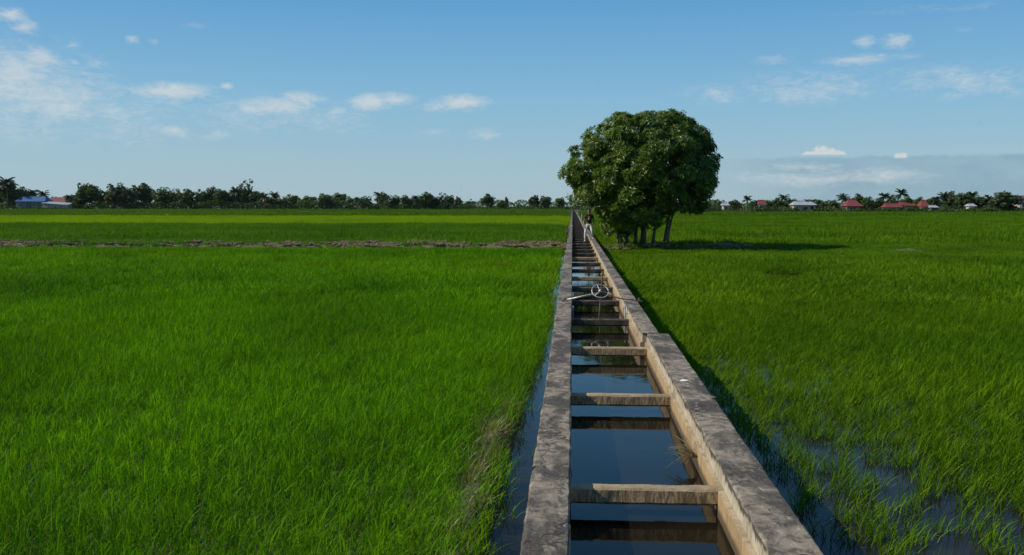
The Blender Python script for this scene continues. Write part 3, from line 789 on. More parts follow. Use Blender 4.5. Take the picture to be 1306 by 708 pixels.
# straw heaps on the bund that read one by one near the canal
for k, (px, s_, lab) in enumerate([(690, 1.0, 'low heap of grey brown dead straw on the bund next to the left canal wall'), (655, .8, 'wider flat heap of dead straw on the left bund, second from the canal'), (532, .9, 'lone heap of dead straw on the left bund far from the canal')]):
    p = at(px, 312, 53); b = MB(); rd = random.Random(40 + k)
    for q in range(330):
        a_ = rd.uniform(0, 6.28); rr = rd.random() ** .6 * .75 * s_
        blade(b, rr * math.cos(a_) * 1.4, rr * math.sin(a_), .22 * (1 - rr / .8) * rd.random(), rd.uniform(.2, .45), .02, rd.uniform(0, 6.28), rd.uniform(.8, 1.5), rd.uniform(0, .7), 2)
    o = b.build('straw_heap', M['straw'], loc=(p.x, 52.6, .30)); tag(o, lab, 'straw heap', 'straw heaps on the bund')

# ------------------------------------------------------------------ the big tree
TY = 54.0
def TX(px): return at(px, 300, TY).x
def TZ(py): return at(820, py, TY).z
tree = empty('broadleaf_tree', (TX(820), TY, .25)); tinv = -Vector(tree.location)
tag(tree, 'big round-crowned tree with several trunks beside the canal and the walker', 'tree')
S_ = F / TY
def lobe(px, py, rx, rz, ry=None, dy=0.0): return (Vector((TX(px), TY + dy, TZ(py))), Vector((rx / S_, (ry or rx) / S_, rz / S_)))
LOBES = [lobe(828, 211, 77, 67, 114, -1.2), lobe(764, 226, 40, 49, 72, -1.4), lobe(800, 240, 57, 54, 104, -1.6), lobe(858, 232, 46, 46, 104, -1.2), lobe(838, 190, 60, 45, 88, -1.0), lobe(790, 194, 44, 44, 76, -1.0), lobe(786, 272, 28, 30, 48, -1.6)]
crown = MB(); rt = random.Random(12)
clusters = []
def inside(p, k=1.0):
    for c, r in LOBES:
        q = p - c
        if (q.x/r.x)**2 + (q.y/r.y)**2 + (q.z/r.z)**2 < k: return True
    return False
tries = 0
while len(clusters) < 620 and tries < 20000:
    tries += 1
    c, r = LOBES[rt.choices(range(7), weights=(10, 4.5, 5, 5, 5, 3.5, 1.6))[0]]
    d = Vector((rt.gauss(0, 1), rt.gauss(0, 1), rt.gauss(0, 1))).normalized()
    if d.z < -.85: continue
    k = rt.uniform(.80, .95) if rt.random() < .72 else rt.uniform(.3, .75)
    p = c + Vector((d.x * r.x, d.y * r.y, d.z * r.z)) * k
    if k > .78 and inside(p, .50): continue
    if p.x < 1.45 and p.y < 55.2 and p.z < 2.65: continue          # clear air above the walker
    if p.z < .85: continue
    if p.x > TX(835) and p.z < TZ(284): continue
    if TX(800) < p.x <= TX(835) and p.z < TZ(289): continue
    clusters.append((p, rt.choice((.3, .4, .48, .56)), d))
def whorl(b, p, ax, n_, L, rd):
    ax = ax.normalized(); u = ax.cross(Vector((.3, .2, .9)))
    if u.length < .1: u = Vector((1, 0, 0))
    u.normalize(); v = ax.cross(u)
    t0 = rd.uniform(0, 6.28)
    for k in range(n_):
        t = t0 + 6.283 * k / n_ + rd.uniform(-.3, .3)
        r_ = u * math.cos(t) + v * math.sin(t)
        up_ = rd.uniform(.05, .9)
        d = (r_ + ax * up_ - Vector((0, 0, .25))).normalized(); s_ = d.cross(ax).normalized(); nn = s_.cross(d)
        l = L * rd.uniform(.7, 1.2); w_ = l * .17
        q = p + d * .02; mid_ = q + d * l * .5; tip = q + d * l - nn * l * rd.uniform(-.05, .2)
        i = len(b.v)
        b.v += [tuple(q), tuple(mid_ + s_ * w_ + nn * w_ * .35), tuple(tip), tuple(mid_ - s_ * w_ + nn * w_ * .35)]
        b.f += [(i, i+1, i+2), (i, i+2, i+3)]
for p, cr, d in clusters:
    for q in range(rt.randint(17, 23)):
        e = Vector((rt.gauss(0, 1), rt.gauss(0, 1), rt.gauss(0, 1))).normalized()
        if e.dot(d) < -.35: e = -e
        ax = (e + d * .5 + Vector((0, 0, .55)))
        whorl(crown, p + Vector((e.x * cr, e.y * cr, e.z * cr * .72)) * rt.uniform(.6, 1.12), ax, 8, .22, rt)
crown.build('crown', M['tree_leaf'], tree, False, tinv)
# trunks: base pixel, point where it meets the crown, radius
def trunk_path(px0, px1, py1, dy0, dy1, r0, seed):
    rd = random.Random(seed)
    a_ = Vector((TX(px0), TY + dy0, .12)); e = Vector((TX(px1), TY + dy1, TZ(py1)))
    pts = []
    for k in range(9):
        t = k / 8; p = a_.lerp(e, t)
        p += Vector((mn.noise(Vector((t * 2.3, seed, 0))), mn.noise(Vector((t * 2.3, seed, 9))), 0)) * .22 * t * (1.3 - t) * 2
        pts.append(p)
    b = MB(); rad = [r0 * .85 * (1.35 if k == 0 else 1.08 if k == 1 else 1 - .6 * k / 8) for k in range(9)]
    b.tube(pts, rad, 9)
    for k in range(4):
        s_ = pts[3 + k]; c = min(clusters, key=lambda c: (c[0] - (s_ + Vector((rd.uniform(-2.2, 2.2), rd.uniform(-2, 2), rd.uniform(.8, 2.6))))).length)[0]
        m_ = s_.lerp(c, .5) + Vector((rd.uniform(-.2, .2), rd.uniform(-.2, .2), rd.uniform(0, .35)))
        b.tube([s_, s_.lerp(m_, .5) + Vector((0, 0, .08)), m_, c], [r0 * .42, r0 * .34, r0 * .25, r0 * .1], 6)
    return b.build('trunk', M['bark'], tree, True, tinv)
for k, t in enumerate([(795, 772, 240, -.3, -.6, .10), (799, 800, 225, .5, .8, .12), (810, 813, 215, -.2, -.3, .12), (820, 828, 190, 0, .1, .17), (823, 818, 235, .8, 1.2, .10), (831, 846, 200, -.4, -.5, .10), (848, 862, 205, .2, .3, .12), (852, 866, 235, .7, .9, .08), (789, 783, 250, .2, .5, .07)]):
    trunk_path(*t, k + 70)

# ------------------------------------------------------------------ far trees and palms
def crown_mesh(name, mat, seed, n_cl, leaf_, shape='round', squash=1.0):
    """unit tree: height 1, crown half width 1 (scaled later)"""
    rd = random.Random(seed); b = MB(); leaf = leaf_ * 1.15; n_cl = int(n_cl * 1.5)
    for k in range(n_cl):
        d = Vector((rd.gauss(0, 1), rd.gauss(0, 1), rd.gauss(0, .9))).normalized()
        kk = rd.uniform(.30, .90)
        if shape == 'airy': kk = rd.uniform(.35, .95)
        cz = .54 + .44 * d.z * kk
        wv = 1 + .08 * math.sin(5 * math.atan2(d.y, d.x) + seed)
        c = Vector((d.x * kk * wv, d.y * kk * wv, cz))
        if shape == 'cone': c.x *= (1.25 - c.z); c.y *= (1.25 - c.z)
        cr = rd.uniform(.16, .30) * (.6 if shape == 'airy' else 1)
        for q in range(26 if shape != 'airy' else 16):
            e = Vector((rd.gauss(0, 1), rd.gauss(0, 1), rd.gauss(0, 1))).normalized()
            p = c + Vector((e.x * cr, e.y * cr, e.z * cr * .42))
            t = Vector((rd.gauss(0, 1), rd.gauss(0, 1), rd.gauss(0, .6))).normalized(); s_ = t.cross(e + Vector((0, 0, .1))).normalized()
            i = len(b.v); l = leaf * rd.uniform(.6, 1.3)
            t2 = Vector((t.x * l, t.y * l, t.z * l * .42)); s2 = Vector((s_.x, s_.y, s_.z * .42)) * l * .45
            b.v += [tuple(p - t2), tuple(p + s2), tuple(p + t2), tuple(p - s2)]
            b.f += [(i, i+1, i+2), (i, i+2, i+3)]
    return b.mesh(name, mat)
def trunk_mesh(seed, mat=None):
    rd = random.Random(seed); b = MB()
    b.tube([(0, 0, -.02), (.02, 0, .2), (rd.uniform(-.05, .05), .02, .45), (rd.uniform(-.1, .1), 0, .7)], [.055, .04, .03, .012], 7)
    for k in range(4):
        a_ = rd.uniform(0, 6.28); b.tube([(0.01, 0, .25 + .06 * k), (.3 * math.cos(a_), .3 * math.sin(a_), .5 + .06 * k), (.55 * math.cos(a_), .55 * math.sin(a_), .62 + .06 * k)], [.025, .016, .008], 5)
    return b.mesh('trunk', mat or M['bark'])
ROUND = [crown_mesh('crown', M['far_leaf'], s, 46, .13) for s in range(1, 7)]
WARM = [crown_mesh('crown', M['far_leaf_warm'], s, 46, .13) for s in range(11, 14)]
AIRY = [crown_mesh('crown', M['far_leaf'], s, 44, .10, 'airy') for s in range(21, 24)]
CONE = [crown_mesh('crown', M['far_leaf'], 31, 34, .13, 'cone')]
TRK = [trunk_mesh(s) for s in range(4)]

def palm_meshes(seed):
    rd = random.Random(seed); t = MB()
    bx, by = rd.uniform(-.06, .06), rd.uniform(-.05, .05)
    top = Vector((bx * 1.6, by, .74))
    t.tube([(0, 0, -.02), (bx * .3, by * .3, .2), (bx * .9, by * .8, .48), tuple(top)], [.026, .019, .016, .014], 7)
    c = MB()
    for k in range(22):
        a_ = 6.283 * k / 22 + rd.uniform(-.15, .15); el_ = rd.uniform(-.25, 1.4)
        d = Vector((math.cos(a_), math.sin(a_), 0)); L = rd.uniform(.30, .42); pts = []
        p = top.copy(); th = el_
        for q in range(9):
            pts.append(p.copy()); p = p + (d * math.cos(th) + Vector((0, 0, math.sin(th)))) * L / 8; th -= (.10 + .06 * abs(el_))
        s_ = Vector((-d.y, d.x, 0))
        for q in range(1, 9):
            wl = .075 * math.sin(math.pi * (q + .8) / 10) + .012
            for sg in (-1, 1):
                f_ = (pts[q] - pts[q-1])
                base = pts[q-1]; tip = pts[q] + f_ * .6 + s_ * sg * wl - Vector((0, 0, wl * .75))
                c.tri(base, pts[q], tip)
                c.tri(pts[q-1].lerp(pts[q], .5), pts[q] + f_ * .3, tip + f_ * .5 - Vector((0, 0, .006)))
    return t.mesh('trunk', M['palm_bark'], True), c.mesh('crown', M['palm_leaf'])
PALM = [palm_meshes(s) for s in range(50, 55)]

tree_items = []      # (kind, px, top py, half width px, Y)
L_D = 524
for (x, t, hw, kd) in [(3,238,12,'round'),(17,234,13,'round'),(31,240,9,'round'),(41,246,8,'round'),(62,250,9,'round'),(93,250,8,'warm'),(101,252,7,'round'),(114,235,17,'round'),(128,245,9,'round'),(147,233,13,'warm'),(164,237,12,'warm'),(183,235,13,'round'),(206,239,13,'round'),(223,241,9,'round'),(237,242,13,'round'),(256,243,8,'round'),(270,240,11,'warm'),(283,240,10,'round'),(300,243,9,'warm'),(316,229,10,'airy'),(312,240,11,'round'),(329,243,10,'round'),(345,251,8,'warm'),(358,251,8,'round'),(371,249,11,'round'),(384,252,7,'warm'),(396,249,10,'round'),(416,246,10,'round'),(434,245,10,'round'),(447,253,7,'warm'),(466,250,8,'round'),(488,247,10,'round'),(504,249,8,'round'),(519,249,9,'round'),(532,253,7,'round'),(544,246,11,'round'),(565,246,7,'airy'),(557,251,7,'round'),(573,248,7,'round'),(584,252,5,'warm'),(600,254,6,'airy'),(621.5,248,9,'round'),(641,256,7,'round'),(646,251,3.5,'cone'),(682,249.5,7,'round'),(696,249,8,'round'),(714,251,6.5,'round')]:
    tree_items.append((kd, x, t, hw, L_D + random.uniform(2, 18)))
for (x, t) in [(11,223),(-2,229),(42,240),(57,241),(88,246),(98,247),(177,234),(301,236),(338,245),(351,243),(455,250),(483,243),(530,248),(561,250)]:
    tree_items.append(('palm', x, t, 0, L_D + random.uniform(0, 10)))
R_D = 322
for (x, t, hw, kd) in [(921,256,6,'round'),(937,255,8,'warm'),(960,257,6,'round'),(981,257,7,'round'),(992,253,8,'round'),(1007,256,7,'round'),(1049,258,8,'round'),(1063,256,7,'warm'),(1092,248,9,'round'),(1108,252,9,'round'),(1121,253,8,'warm'),(1139,253,8,'round'),(1157,250,7,'round'),(1175,252,8,'round'),(1190,252,9,'warm'),(1212,246,10,'warm'),(1227,247,11,'round'),(1240,250,9,'round'),(1256,250,11,'round'),(1284,246,18,'warm')]:
    tree_items.append((kd, x, t, hw, (R_D + random.uniform(4, 20)) if x != 1284 else 309))
for (x, t) in [(952,248),(964,254),(1001,246),(1010,252),(1021,254),(1028,253),(1036,253),(1044,254),(1072,245),(1079,249),(1102,249),(1128,243),(1134,247),(1148.7,239),(1193,249),(1201,243),(1239,241),(1263,248),(1271,249),(1281,244)]:
    tree_items.append(('palm', x, t, 0, R_D + random.uniform(2, 14)))

ORD = ['first', 'second', 'third', 'fourth', 'fifth', 'sixth', 'seventh', 'eighth', 'ninth', 'tenth', 'eleventh', 'twelfth', 'thirteenth', 'fourteenth', 'fifteenth']
LM0 = [(-50, 'at the left edge of the far treeline, counted from the frame edge'), (36, 'behind the blue and red roofs at left, counted from the blue roof'), (84, 'right of the low pale-roofed shed, counted from that shed'), (256, 'right of the green roof in the left treeline, counted from it'), (360, 'in the lower middle stretch of the left treeline, counted from the left'), (496, 'in the thinning stretch before the lone round tree, counted from the left'), (610, 'in the gap-filled stretch just left of the big tree, counted from the left'),
      (760, 'between the big tree and the long pale roof, counted from the big tree'), (1015, 'between the pale roof and the widest red roof, counted from the pale roof'), (1130, 'by the widest red roofs at right, counted from the left'), (1190, 'right of the smallest red roof, counted from it')]
LM = [(x0, t_) for (x0, _), t_ in zip(LM0, ['from the left end of the far left treeline', 'right of the blue roof', 'right of the low pale-roofed shed', 'right of the teal roof', 'in the middle of the left treeline', 'in the thinning left treeline', 'in the gappy treeline beside the canal', 'right of the big tree', 'right of the long pale roof', 'right of the steep hipped red roof', 'right of the narrow red roof'])]
DESC = {'round': 'dark round-headed tree', 'warm': 'olive green bushy tree', 'airy': 'tall thin-crowned airy tree', 'cone': 'narrow pointed tree', 'palm': 'coconut palm'}
groups = {}
for it in tree_items:
    si = max(i for i, (x0, _) in enumerate(LM) if it[1] >= x0)
    groups.setdefault((si, it[0]), []).append(it)
rf = random.Random(77)
for (si, kd), its in groups.items():
    its.sort(key=lambda i: i[1])
    for k, (kind, px, t, hw, Y) in enumerate(its):
        base = at(px, 268, Y); top = at(px, t, Y).z; sc = Y / F
        lead = DESC[kd] if len(its) == 1 else ORD[k] + ' ' + DESC[kd]
        o = empty('coconut_palm' if kind == 'palm' else 'distant_tree', (base.x, Y, 0), rf.uniform(0, 6.28))
        tag(o, lead + ' ' + LM[si][1], 'palm tree' if kind == 'palm' else 'tree', 'coconut palms in the far treeline' if kind == 'palm' else 'trees of the far treeline')
        if kind == 'palm':
            tm, cm = PALM[rf.randrange(5)]; h = top * .98
            inst('trunk', tm, o, scale=(h * .85, h * .85, h)); inst('crown', cm, o, scale=(h * .85, h * .85, h))
        else:
            cm = {'round': ROUND, 'warm': WARM, 'airy': AIRY, 'cone': CONE}[kind]; cm = cm[rf.randrange(len(cm))]
            hwm = hw * sc
            inst('trunk', TRK[rf.randrange(4)], o, scale=(hwm, hwm, top)); inst('crown', cm, o, scale=(hwm * 1.08, hwm * 1.08, top * 1.08))

# undergrowth below the far trees, hedge-like and uncountable
def undergrowth(name, x0, x1, Y, hfun, n_, leaf, label, mat, depth=8):
    b = MB(); rd = random.Random(int(x0 * 10) + 5)
    for k in range(n_):
        px = rd.uniform(x0, x1); yy = Y + rd.uniform(0, depth); c = at(px, 265, yy)
        h = hfun(px) * (.5 + .6 * float(vnoise(px, 0, 9, 71))) * Y / F
        p = Vector((c.x, yy, h * rd.random() ** .7))
        t = Vector((rd.gauss(0, 1), rd.gauss(0, 1), rd.gauss(0, 1))).normalized() * leaf * rd.uniform(.6, 1.4); s_ = t.cross(Vector((rd.gauss(0, 1), rd.gauss(0, 1), rd.gauss(0, 1)))).normalized() * leaf * .5
        i = len(b.v); b.v += [tuple(p - t), tuple(p + s_), tuple(p + t), tuple(p - s_)]; b.f += [(i, i+1, i+2), (i, i+2, i+3)]
    return tag(b.build(name, mat), label, kind='stuff')
undergrowth('undergrowth', 84, 600, L_D, lambda x: 13 if x < 500 else 10, 15000, .55, 'dark scrub filling the foot of the far left treeline', M['far_leaf'])
undergrowth('undergrowth', -10, 22, L_D, lambda x: 14, 900, .55, 'dark scrub left of the blue-roofed house', M['far_leaf'])
undergrowth('undergrowth', 596, 760, L_D + 20, lambda x: 6, 3000, .5, 'low scrub in the gaps of the treeline behind the canal', M['far_leaf'])
undergrowth('undergrowth', 880, 1310, R_D + 2, lambda x: 9, 11000, .42, 'low scrub and garden bushes along the right village edge', M['far_leaf_warm'])
undergrowth('undergrowth', 880, 1310, R_D - 8, lambda x: 6.5, 8000, .35, 'low garden bushes in front of the right village walls', M['far_leaf'], 3)
undergrowth('undergrowth', 20, 84, L_D - 10, lambda x: 3.5, 900, .45, 'low bushes in front of the blue-roofed house', M['far_leaf'], 3)
undergrowth('undergrowth', 880, 1310, R_D + 14, lambda x: 15, 7000, .42, 'dark thicket rising behind the right village roofs', M['far_leaf'], 10)
undergrowth('distant_woodland', -20, 1330, 1150, lambda x: 10, 16000, 1.3, 'faint bluish woodland along the horizon', M['far_leaf'], 60)

# ------------------------------------------------------------------ houses
def house(name, px0, px1, y_ridge, y_eave, Y, roof, wall, label, cat='house', ridge_trim=.12, shed=False, n_win=3, depth=7.0, y_base=269):
    a_, c_ = at(px0, 265, Y), at(px1, 265, Y); W = c_.x - a_.x
    zr, ze = at(px0, y_ridge, Y + (0 if shed else depth / 2)).z, at(px0, y_eave, Y).z
    root = empty(name, ((a_.x + c_.x) / 2, Y, 0)); tag(root, label, cat)
    hw = W / 2; ov = .45
    b = MB(); b.box(-hw + ov, hw - ov, .25, depth - .25, 0, ze - .02); b.build('wall', M[wall], root)
    b = MB()
    if shed:
        b.v = [(-hw, -.3, ze + .7), (hw, -.3, ze - .35), (hw, depth, zr - .5), (-hw, depth, zr + .4)]; b.f = [(0, 1, 2, 3)]
        b.v += [(x, y, z - .14) for x, y, z in b.v]; b.f += [(7, 6, 5, 4), (0, 4, 5, 1), (1, 5, 6, 2), (2, 6, 7, 3), (3, 7, 4, 0)]
    else:
        t = W * ridge_trim; m_ = depth / 2
        b.v = [(-hw, -.4, ze), (hw, -.4, ze), (hw, depth + .4, ze), (-hw, depth + .4, ze), (-hw + t, m_, zr), (hw - t, m_, zr)]
        b.f = [(0, 1, 5, 4), (2, 3, 4, 5), (1, 2, 5), (3, 0, 4), (3, 2, 1, 0)]
    b.build('roof', M[roof], root)
    if not shed:
        q = MB(); q.tube([(-hw + W * ridge_trim, depth / 2, zr + .04), (hw - W * ridge_trim, depth / 2, zr + .04)], .12, 6); q.build('ridge_cap', M[roof], root)
    q = MB(); q.box(-.45, .45, .19, .245, 0, min(2.0, ze * .8)); q.build('door', M['wood'], root)
    for k in range(n_win):
        xw = -hw + ov + (W - 2 * ov) * (k + .5) / n_win
        if abs(xw) < .9: xw += 1.4
        if abs(xw) > hw - .9: continue
        q = MB(); q.box(xw - .5, xw + .5, .20, .246, ze * .42, ze * .82); fr = q.build('window', M['white_paint'], root)
        q = MB(); q.box(xw - .42, xw + .42, .17, .198, ze * .45, ze * .79); q.build('pane', M['glass'], fr)
    return root
house('house', 19, 58, 250.8, 257, 518, 'roof_blue', 'wall_grey', 'long low house with a bright blue tin roof at the left treeline', n_win=5, depth=9)
house('house', 58, 84, 252, 258.5, 534, 'roof_red', 'wall_brown', 'house with a faded red roof behind the pale-roofed shed at left')
house('shed', 53, 87, 257.6, 260.5, 516, 'roof_white', 'wall_cream', 'open shed with pale sloping tin roof right of the blue roof', 'shed', shed=True, n_win=2, depth=5)
house('shed', 246, 266, 254.2, 259.5, 545, 'roof_green', 'wall_grey', 'shed with a teal green roof half hidden in the left treeline', 'shed')
house('shed', 921, 931, 259, 262, 322, 'roof_white', 'wall_white', 'tiny whitish shed just right of the big tree', 'shed', n_win=1, depth=4)
house('house', 967, 978, 255.5, 261, 326, 'roof_red', 'wall_white', 'small house with a red gable roof nearest the big tree', n_win=1, depth=5)
house('house', 1011, 1042, 257, 261.5, 321, 'roof_white', 'wall_cream', 'long low house with a pale silvery roof and cream wall', n_win=4, depth=6)
house('house', 1079, 1101, 254.8, 263, 323, 'roof_red', 'wall_brown', 'house with a steep red hipped roof between two palms', n_win=2, ridge_trim=.3)
house('house', 1129, 1152, 259.5, 264.5, 319, 'roof_red', 'wall_brown', 'low red-roofed wing standing left of the widest red roof', n_win=2, depth=5)
house('house', 1149, 1169, 256, 262.5, 325, 'roof_red', 'wall_white', 'widest red-roofed house in the right village', n_win=3)
house('house', 1174, 1187, 255.5, 263.5, 322, 'roof_red', 'wall_white', 'smallest red roof in the right village, pointed and narrow', n_win=1, ridge_trim=.32, depth=5)
house('shed', 1186, 1198, 262.2, 264.6, 320, 'roof_white', 'wall_grey', 'low grey-blue shed right of the narrow red roof', 'shed', n_win=1, depth=4)
house('shed', 1236, 1246, 260, 263, 319, 'roof_white', 'wall_white', 'small pale-roofed shed half hidden under dark trees at right', 'shed', n_win=1, depth=4)
house('house', 1299, 1330, 250, 254.5, 330, 'roof_brown', 'wall_white', 'white house with a dark brown roof cut by the right frame edge', n_win=3)
# pale board fence in front of the right trees
f0, f1 = at(1199, 264, 318), at(1222, 264, 318)
fence = empty('board_fence', (f0.x, 318, 0)); tag(fence, 'low pale board fence below the olive tree in the right village', 'fence')
rail = MB(); rail.box(0, f1.x - f0.x, -.03, .03, 1.0, 1.22); rail.build('rail', M['wall_cream'], fence)
pm = MB(); pm.box(-.06, .06, -.05, .05, 0, 1.3); pm = pm.mesh('post', M['wall_cream'])
for k in range(5): inst('post', pm, fence, ((f1.x - f0.x) * k / 4, .09, 0))

# ------------------------------------------------------------------ birds
def flying_bird(px, py, Y, span, label):
    p = at(px, py, Y); t = empty('flying_bird', p, .5); tag(t, label, 'bird')
    b = MB(); s = span
    b.tube([(0, -.30*s, 0), (0, -.22*s, .01*s), (0, -.05*s, 0), (0, .12*s, 0), (0, .26*s, .01*s), (0, .31*s, 0), (0, .38*s, -.01*s)], [.004*s, .03*s, .065*s, .06*s, .03*s, .035*s, .006*s], 10)
    b.quad_strip([(-.05*s, -.2*s, .0), (-.09*s, -.38*s, .0)], [(.05*s, -.2*s, .0), (.09*s, -.38*s, .0)])
    b.build('body', M['bird_dark'], t, True)
    for sg in (-1, 1):
        q = MB(); L = [(0, .12*s, .02*s), (sg*.2*s, .17*s, .14*s), (sg*.36*s, .10*s, .13*s), (sg*.5*s, -.04*s, .06*s)]; Rr = [(0, -.08*s, .02*s), (sg*.2*s, -.06*s, .13*s), (sg*.36*s, -.08*s, .12*s), (sg*.5*s, -.07*s, .055*s)]
        q.quad_strip(L, Rr); o = q.build('wing', M['bird_dark'], t); md = o.modifiers.new('thickness', 'SOLIDIFY'); md.thickness = .01 * s
flying_bird(588, 242, 150, .34, 'tiny dark bird flying low over the middle of the treeline')
flying_bird(1250, 156, 150, .26, 'tiny dark bird flying high in the sky at right')
p = at(213.5, 275, 178)
eg = empty('egret', (p.x, 178, 0)); tag(eg, 'white egret standing in the yellow green rice strip', 'bird')
b = MB(); b.tube([(0, .26, .50), (0, .2, .56), (0, .05, .64), (0, -.12, .66), (0, -.2, .74), (0, -.17, .86), (0, -.22, .95), (0, -.27, .98), (0, -.31, .97)], [.01, .06, .10, .08, .04, .025, .022, .032, .012], 10); b.build('body', M['bird_white'], eg, True)
b = MB(); b.tube([(0, -.30, .97), (0, -.42, .95)], [.012, .003], 6); b.build('beak', M['beak'], eg)
for sx in (-.035, .035):
    b = MB(); b.tube([(sx, .02, 0), (sx, .05, .3), (sx, .02, .58)], .010, 6); b.build('leg', M['bird_dark'], eg)

# ------------------------------------------------------------------ the walker
def skin_obj(name, nodes, edges, mat, parent, sub=2):
    """nodes: {key: (pos, radius)}; the first node is the root"""
    bm = bmesh.new(); lay = bm.verts.layers.skin.verify(); vv = {}
    for i, (k, (p, r)) in enumerate(nodes.items()):
        v = bm.verts.new(p); vv[k] = v
        v[lay].radius = (r, r) if not isinstance(r, tuple) else r
        v[lay].use_root = (i == 0)
    for a_, c_ in edges: bm.edges.new((vv[a_], vv[c_]))
    me = bpy.data.meshes.new(name); bm.to_mesh(me); bm.free()
    me.materials.append(mat)
    o = link(bpy.data.objects.new(name, me), parent)
    s_ = o.modifiers.new('skin', 'SKIN'); s_.use_smooth_shade = True
    u = o.modifiers.new('smooth', 'SUBSURF'); u.levels = u.render_levels = sub
    return o
PX, PY_, PZ = 0.80, 54.35, WALL_Z - .13          # the beam under the left foot of the picture
per = empty('person', (PX, PY_, PZ)); tag(per, 'walker in black top and white trousers stepping along the canal by the tree', 'person')
# figure faces the camera (-Y). picture-left foot on the beam, picture-right foot on the wall
hipz = .90
J = {'pelvis': ((.10, .03, .93), (.15, .10)), 'waist': ((.10, .03, 1.07), (.125, .09)), 'chest': ((.10, .02, 1.27), (.165, .105)), 'neckb': ((.10, .02, 1.43), (.075, .065)), 'neck': ((.10, .01, 1.50), .052),
     'headl': ((.10, -.01, 1.57), (.066, .078)), 'headm': ((.10, -.01, 1.64), (.076, .092)), 'headt': ((.10, .0, 1.71), (.062, .075)),
     'hipL': ((.0, .03, .87), .095), 'kneeL': ((-.09, -.05, .50), .058), 'calfL': ((-.10, -.01, .34), .056), 'ankL': ((-.115, .03, .09), .036), 'toeL': ((-.12, -.13, .035), .035),
     'hipR': ((.20, .04, .87), .095), 'kneeR': ((.27, -.10, .56), .058), 'calfR': ((.29, -.03, .42), .056), 'ankR': ((.31, .05, .215), .036), 'toeR': ((.32, -.11, .165), .035),
     'shL': ((-.07, .02, 1.40), .06), 'elL': ((-.16, .05, 1.13), .042), 'wrL': ((-.20, -.05, .90), .028), 'plL': ((-.21, -.075, .83), (.036, .018)),
     'shR': ((.27, .02, 1.40), .06), 'elR': ((.35, .07, 1.14), .042), 'wrR': ((.37, -.02, .91), .028), 'plR': ((.375, -.045, .84), (.036, .018))}
E = [('pelvis', 'waist'), ('waist', 'chest'), ('chest', 'neckb'), ('neckb', 'neck'), ('neck', 'headl'), ('headl', 'headm'), ('headm', 'headt')]
for s_ in 'LR': E += [('pelvis', 'hip' + s_), ('hip' + s_, 'knee' + s_), ('knee' + s_, 'calf' + s_), ('calf' + s_, 'ank' + s_), ('ank' + s_, 'toe' + s_), ('chest', 'sh' + s_), ('sh' + s_, 'el' + s_), ('el' + s_, 'wr' + s_), ('wr' + s_, 'pl' + s_)]
for s_, sx in (('L', -1), ('R', 1)):
    p = Vector(J['pl' + s_][0])
    for f_, (dy, L) in enumerate([(-.026, .066), (-.009, .076), (.008, .072), (.025, .058)]):
        a_ = p + Vector((.004 * sx, dy, -.03)); m_ = a_ + Vector((.004 * sx, dy * .12, -L * .5)); e = m_ + Vector((-.012 * sx, dy * .05, -L * .45))
        J[f'f{s_}{f_}a'] = (tuple(a_), .0095); J[f'f{s_}{f_}b'] = (tuple(m_), .0085); J[f'f{s_}{f_}c'] = (tuple(e), .007)
        E += [('pl' + s_, f'f{s_}{f_}a'), (f'f{s_}{f_}a', f'f{s_}{f_}b'), (f'f{s_}{f_}b', f'f{s_}{f_}c')]
    a_ = p + Vector((-.012 * sx, -.035, .01)); e = a_ + Vector((-.014 * sx, -.022, -.04))
    J[f't{s_}a'] = (tuple(a_), .0105); J[f't{s_}b'] = (tuple(e), .008); E += [('pl' + s_, f't{s_}a'), (f't{s_}a', f't{s_}b')]
body = skin_obj('body', J, E, M['skin'], per)
def grow(keys, extra, add):
    out = {}
    for k in keys:
        p, r = J[k]; out[k] = (p, tuple(q + add for q in r) if isinstance(r, tuple) else r + add)
    out.update(extra); return out
tn = grow(['pelvis', 'hipL', 'kneeL', 'calfL', 'hipR', 'kneeR', 'calfR'], {'wst': ((.10, .03, 1.03), (.142, .105)), 'cufL': ((-.112, .025, .12), .058), 'cufR': ((.307, .045, .245), .058)}, .018)
skin_obj('trousers', tn, [('pelvis', 'wst'), ('pelvis', 'hipL'), ('hipL', 'kneeL'), ('kneeL', 'calfL'), ('calfL', 'cufL'), ('pelvis', 'hipR'), ('hipR', 'kneeR'), ('kneeR', 'calfR'), ('calfR', 'cufR')], M['trousers'], per)
sn = grow(['waist', 'chest', 'neckb', 'shL', 'shR'], {'hem': ((.10, .03, .96), (.165, .122)), 'slL': ((-.125, .04, 1.22), .062), 'slR': ((.32, .055, 1.23), .062)}, .020)
sn = {'chest': sn.pop('chest'), **sn}
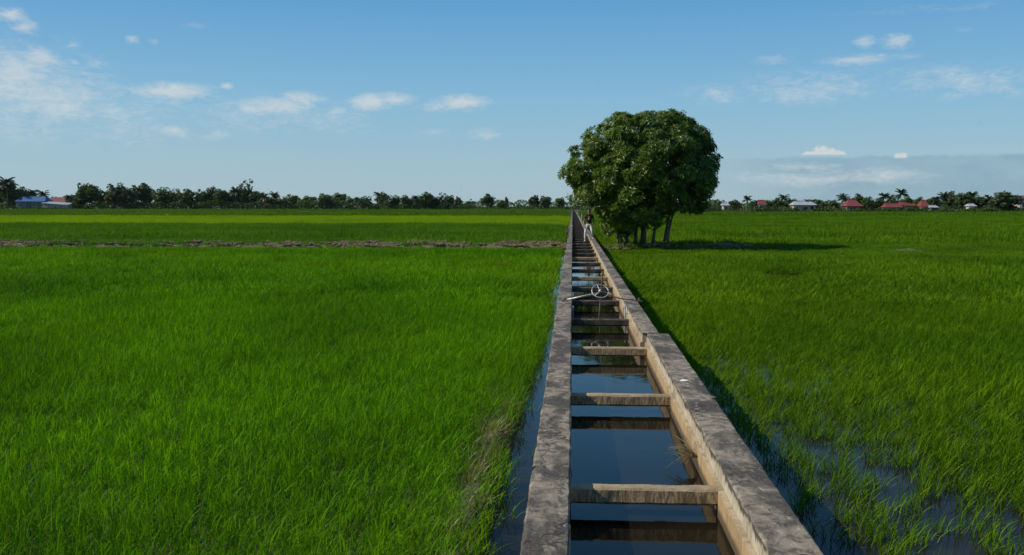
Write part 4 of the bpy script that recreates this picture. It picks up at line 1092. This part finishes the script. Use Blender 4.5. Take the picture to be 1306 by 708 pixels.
shirt = skin_obj('shirt', sn, [('hem', 'waist'), ('waist', 'chest'), ('chest', 'neckb'), ('chest', 'shL'), ('shL', 'slL'), ('chest', 'shR'), ('shR', 'slR')], M['shirt'], per)
b = MB(); b.ellipsoid((.10, -.115, 1.22), (.065, .016, .075), 14, 8); b.build('shirt_print', M['print'], shirt, True)
b = MB(); b.ellipsoid((.10, .015, 1.70), (.088, .105, .075), 16, 10, .05); b.ellipsoid((.10, .05, 1.64), (.085, .075, .095), 14, 9, .05); b.build('hair', M['hair'], per, True)
for sx in (-1, 1):
    b = MB(); b.ellipsoid((.10 + sx * .028, -.094, 1.65), (.012, .008, .008), 8, 6); b.build('eye', M['eye'], per, True)
    b = MB(); b.ellipsoid((.10 + sx * .078, .0, 1.635), (.010, .018, .030), 8, 6); b.build('ear', M['skin'], per, True)
b = MB(); b.tube([(.10, -.092, 1.655), (.10, -.112, 1.615), (.10, -.098, 1.605)], [.008, .014, .010], 7); b.build('nose', M['skin'], per, True)
b = MB(); b.ellipsoid((.10, -.088, 1.58), (.024, .008, .007), 8, 6); b.build('mouth', M['lips'], per, True)
for (x, y, z) in ((-.118, -.05, .0), (.315, -.03, .13)):
    b = MB(); b.ellipsoid((x, y, z + .045), (.052, .14, .046), 12, 8); b.box(x - .048, x + .048, y - .13, y + .12, z + .002, z + .022); b.build('shoe', M['shoe'], per, True)

# ------------------------------------------------------------------ haze
b = MB(); b.box(-2600, 2600, -800, 2600, -1.3, 26)
hz_ = b.build('haze', M['mud']); hz_.data.materials.clear()
hm_ = bpy.data.materials.new('humid_air'); hm_.use_nodes = True
hn = NT(hm_.node_tree); hn.n.clear()
ho = hn.new('ShaderNodeOutputMaterial'); hv = hn.new('ShaderNodeVolumePrincipled')
hv.inputs['Color'].default_value = (0.82, 0.90, 1.0, 1); hv.inputs['Density'].default_value = 0.00002
hn.l.new(hv.outputs[0], ho.inputs['Volume']); hz_.data.materials.append(hm_)
tag(hz_, 'thin humid haze over the fields', kind='stuff')
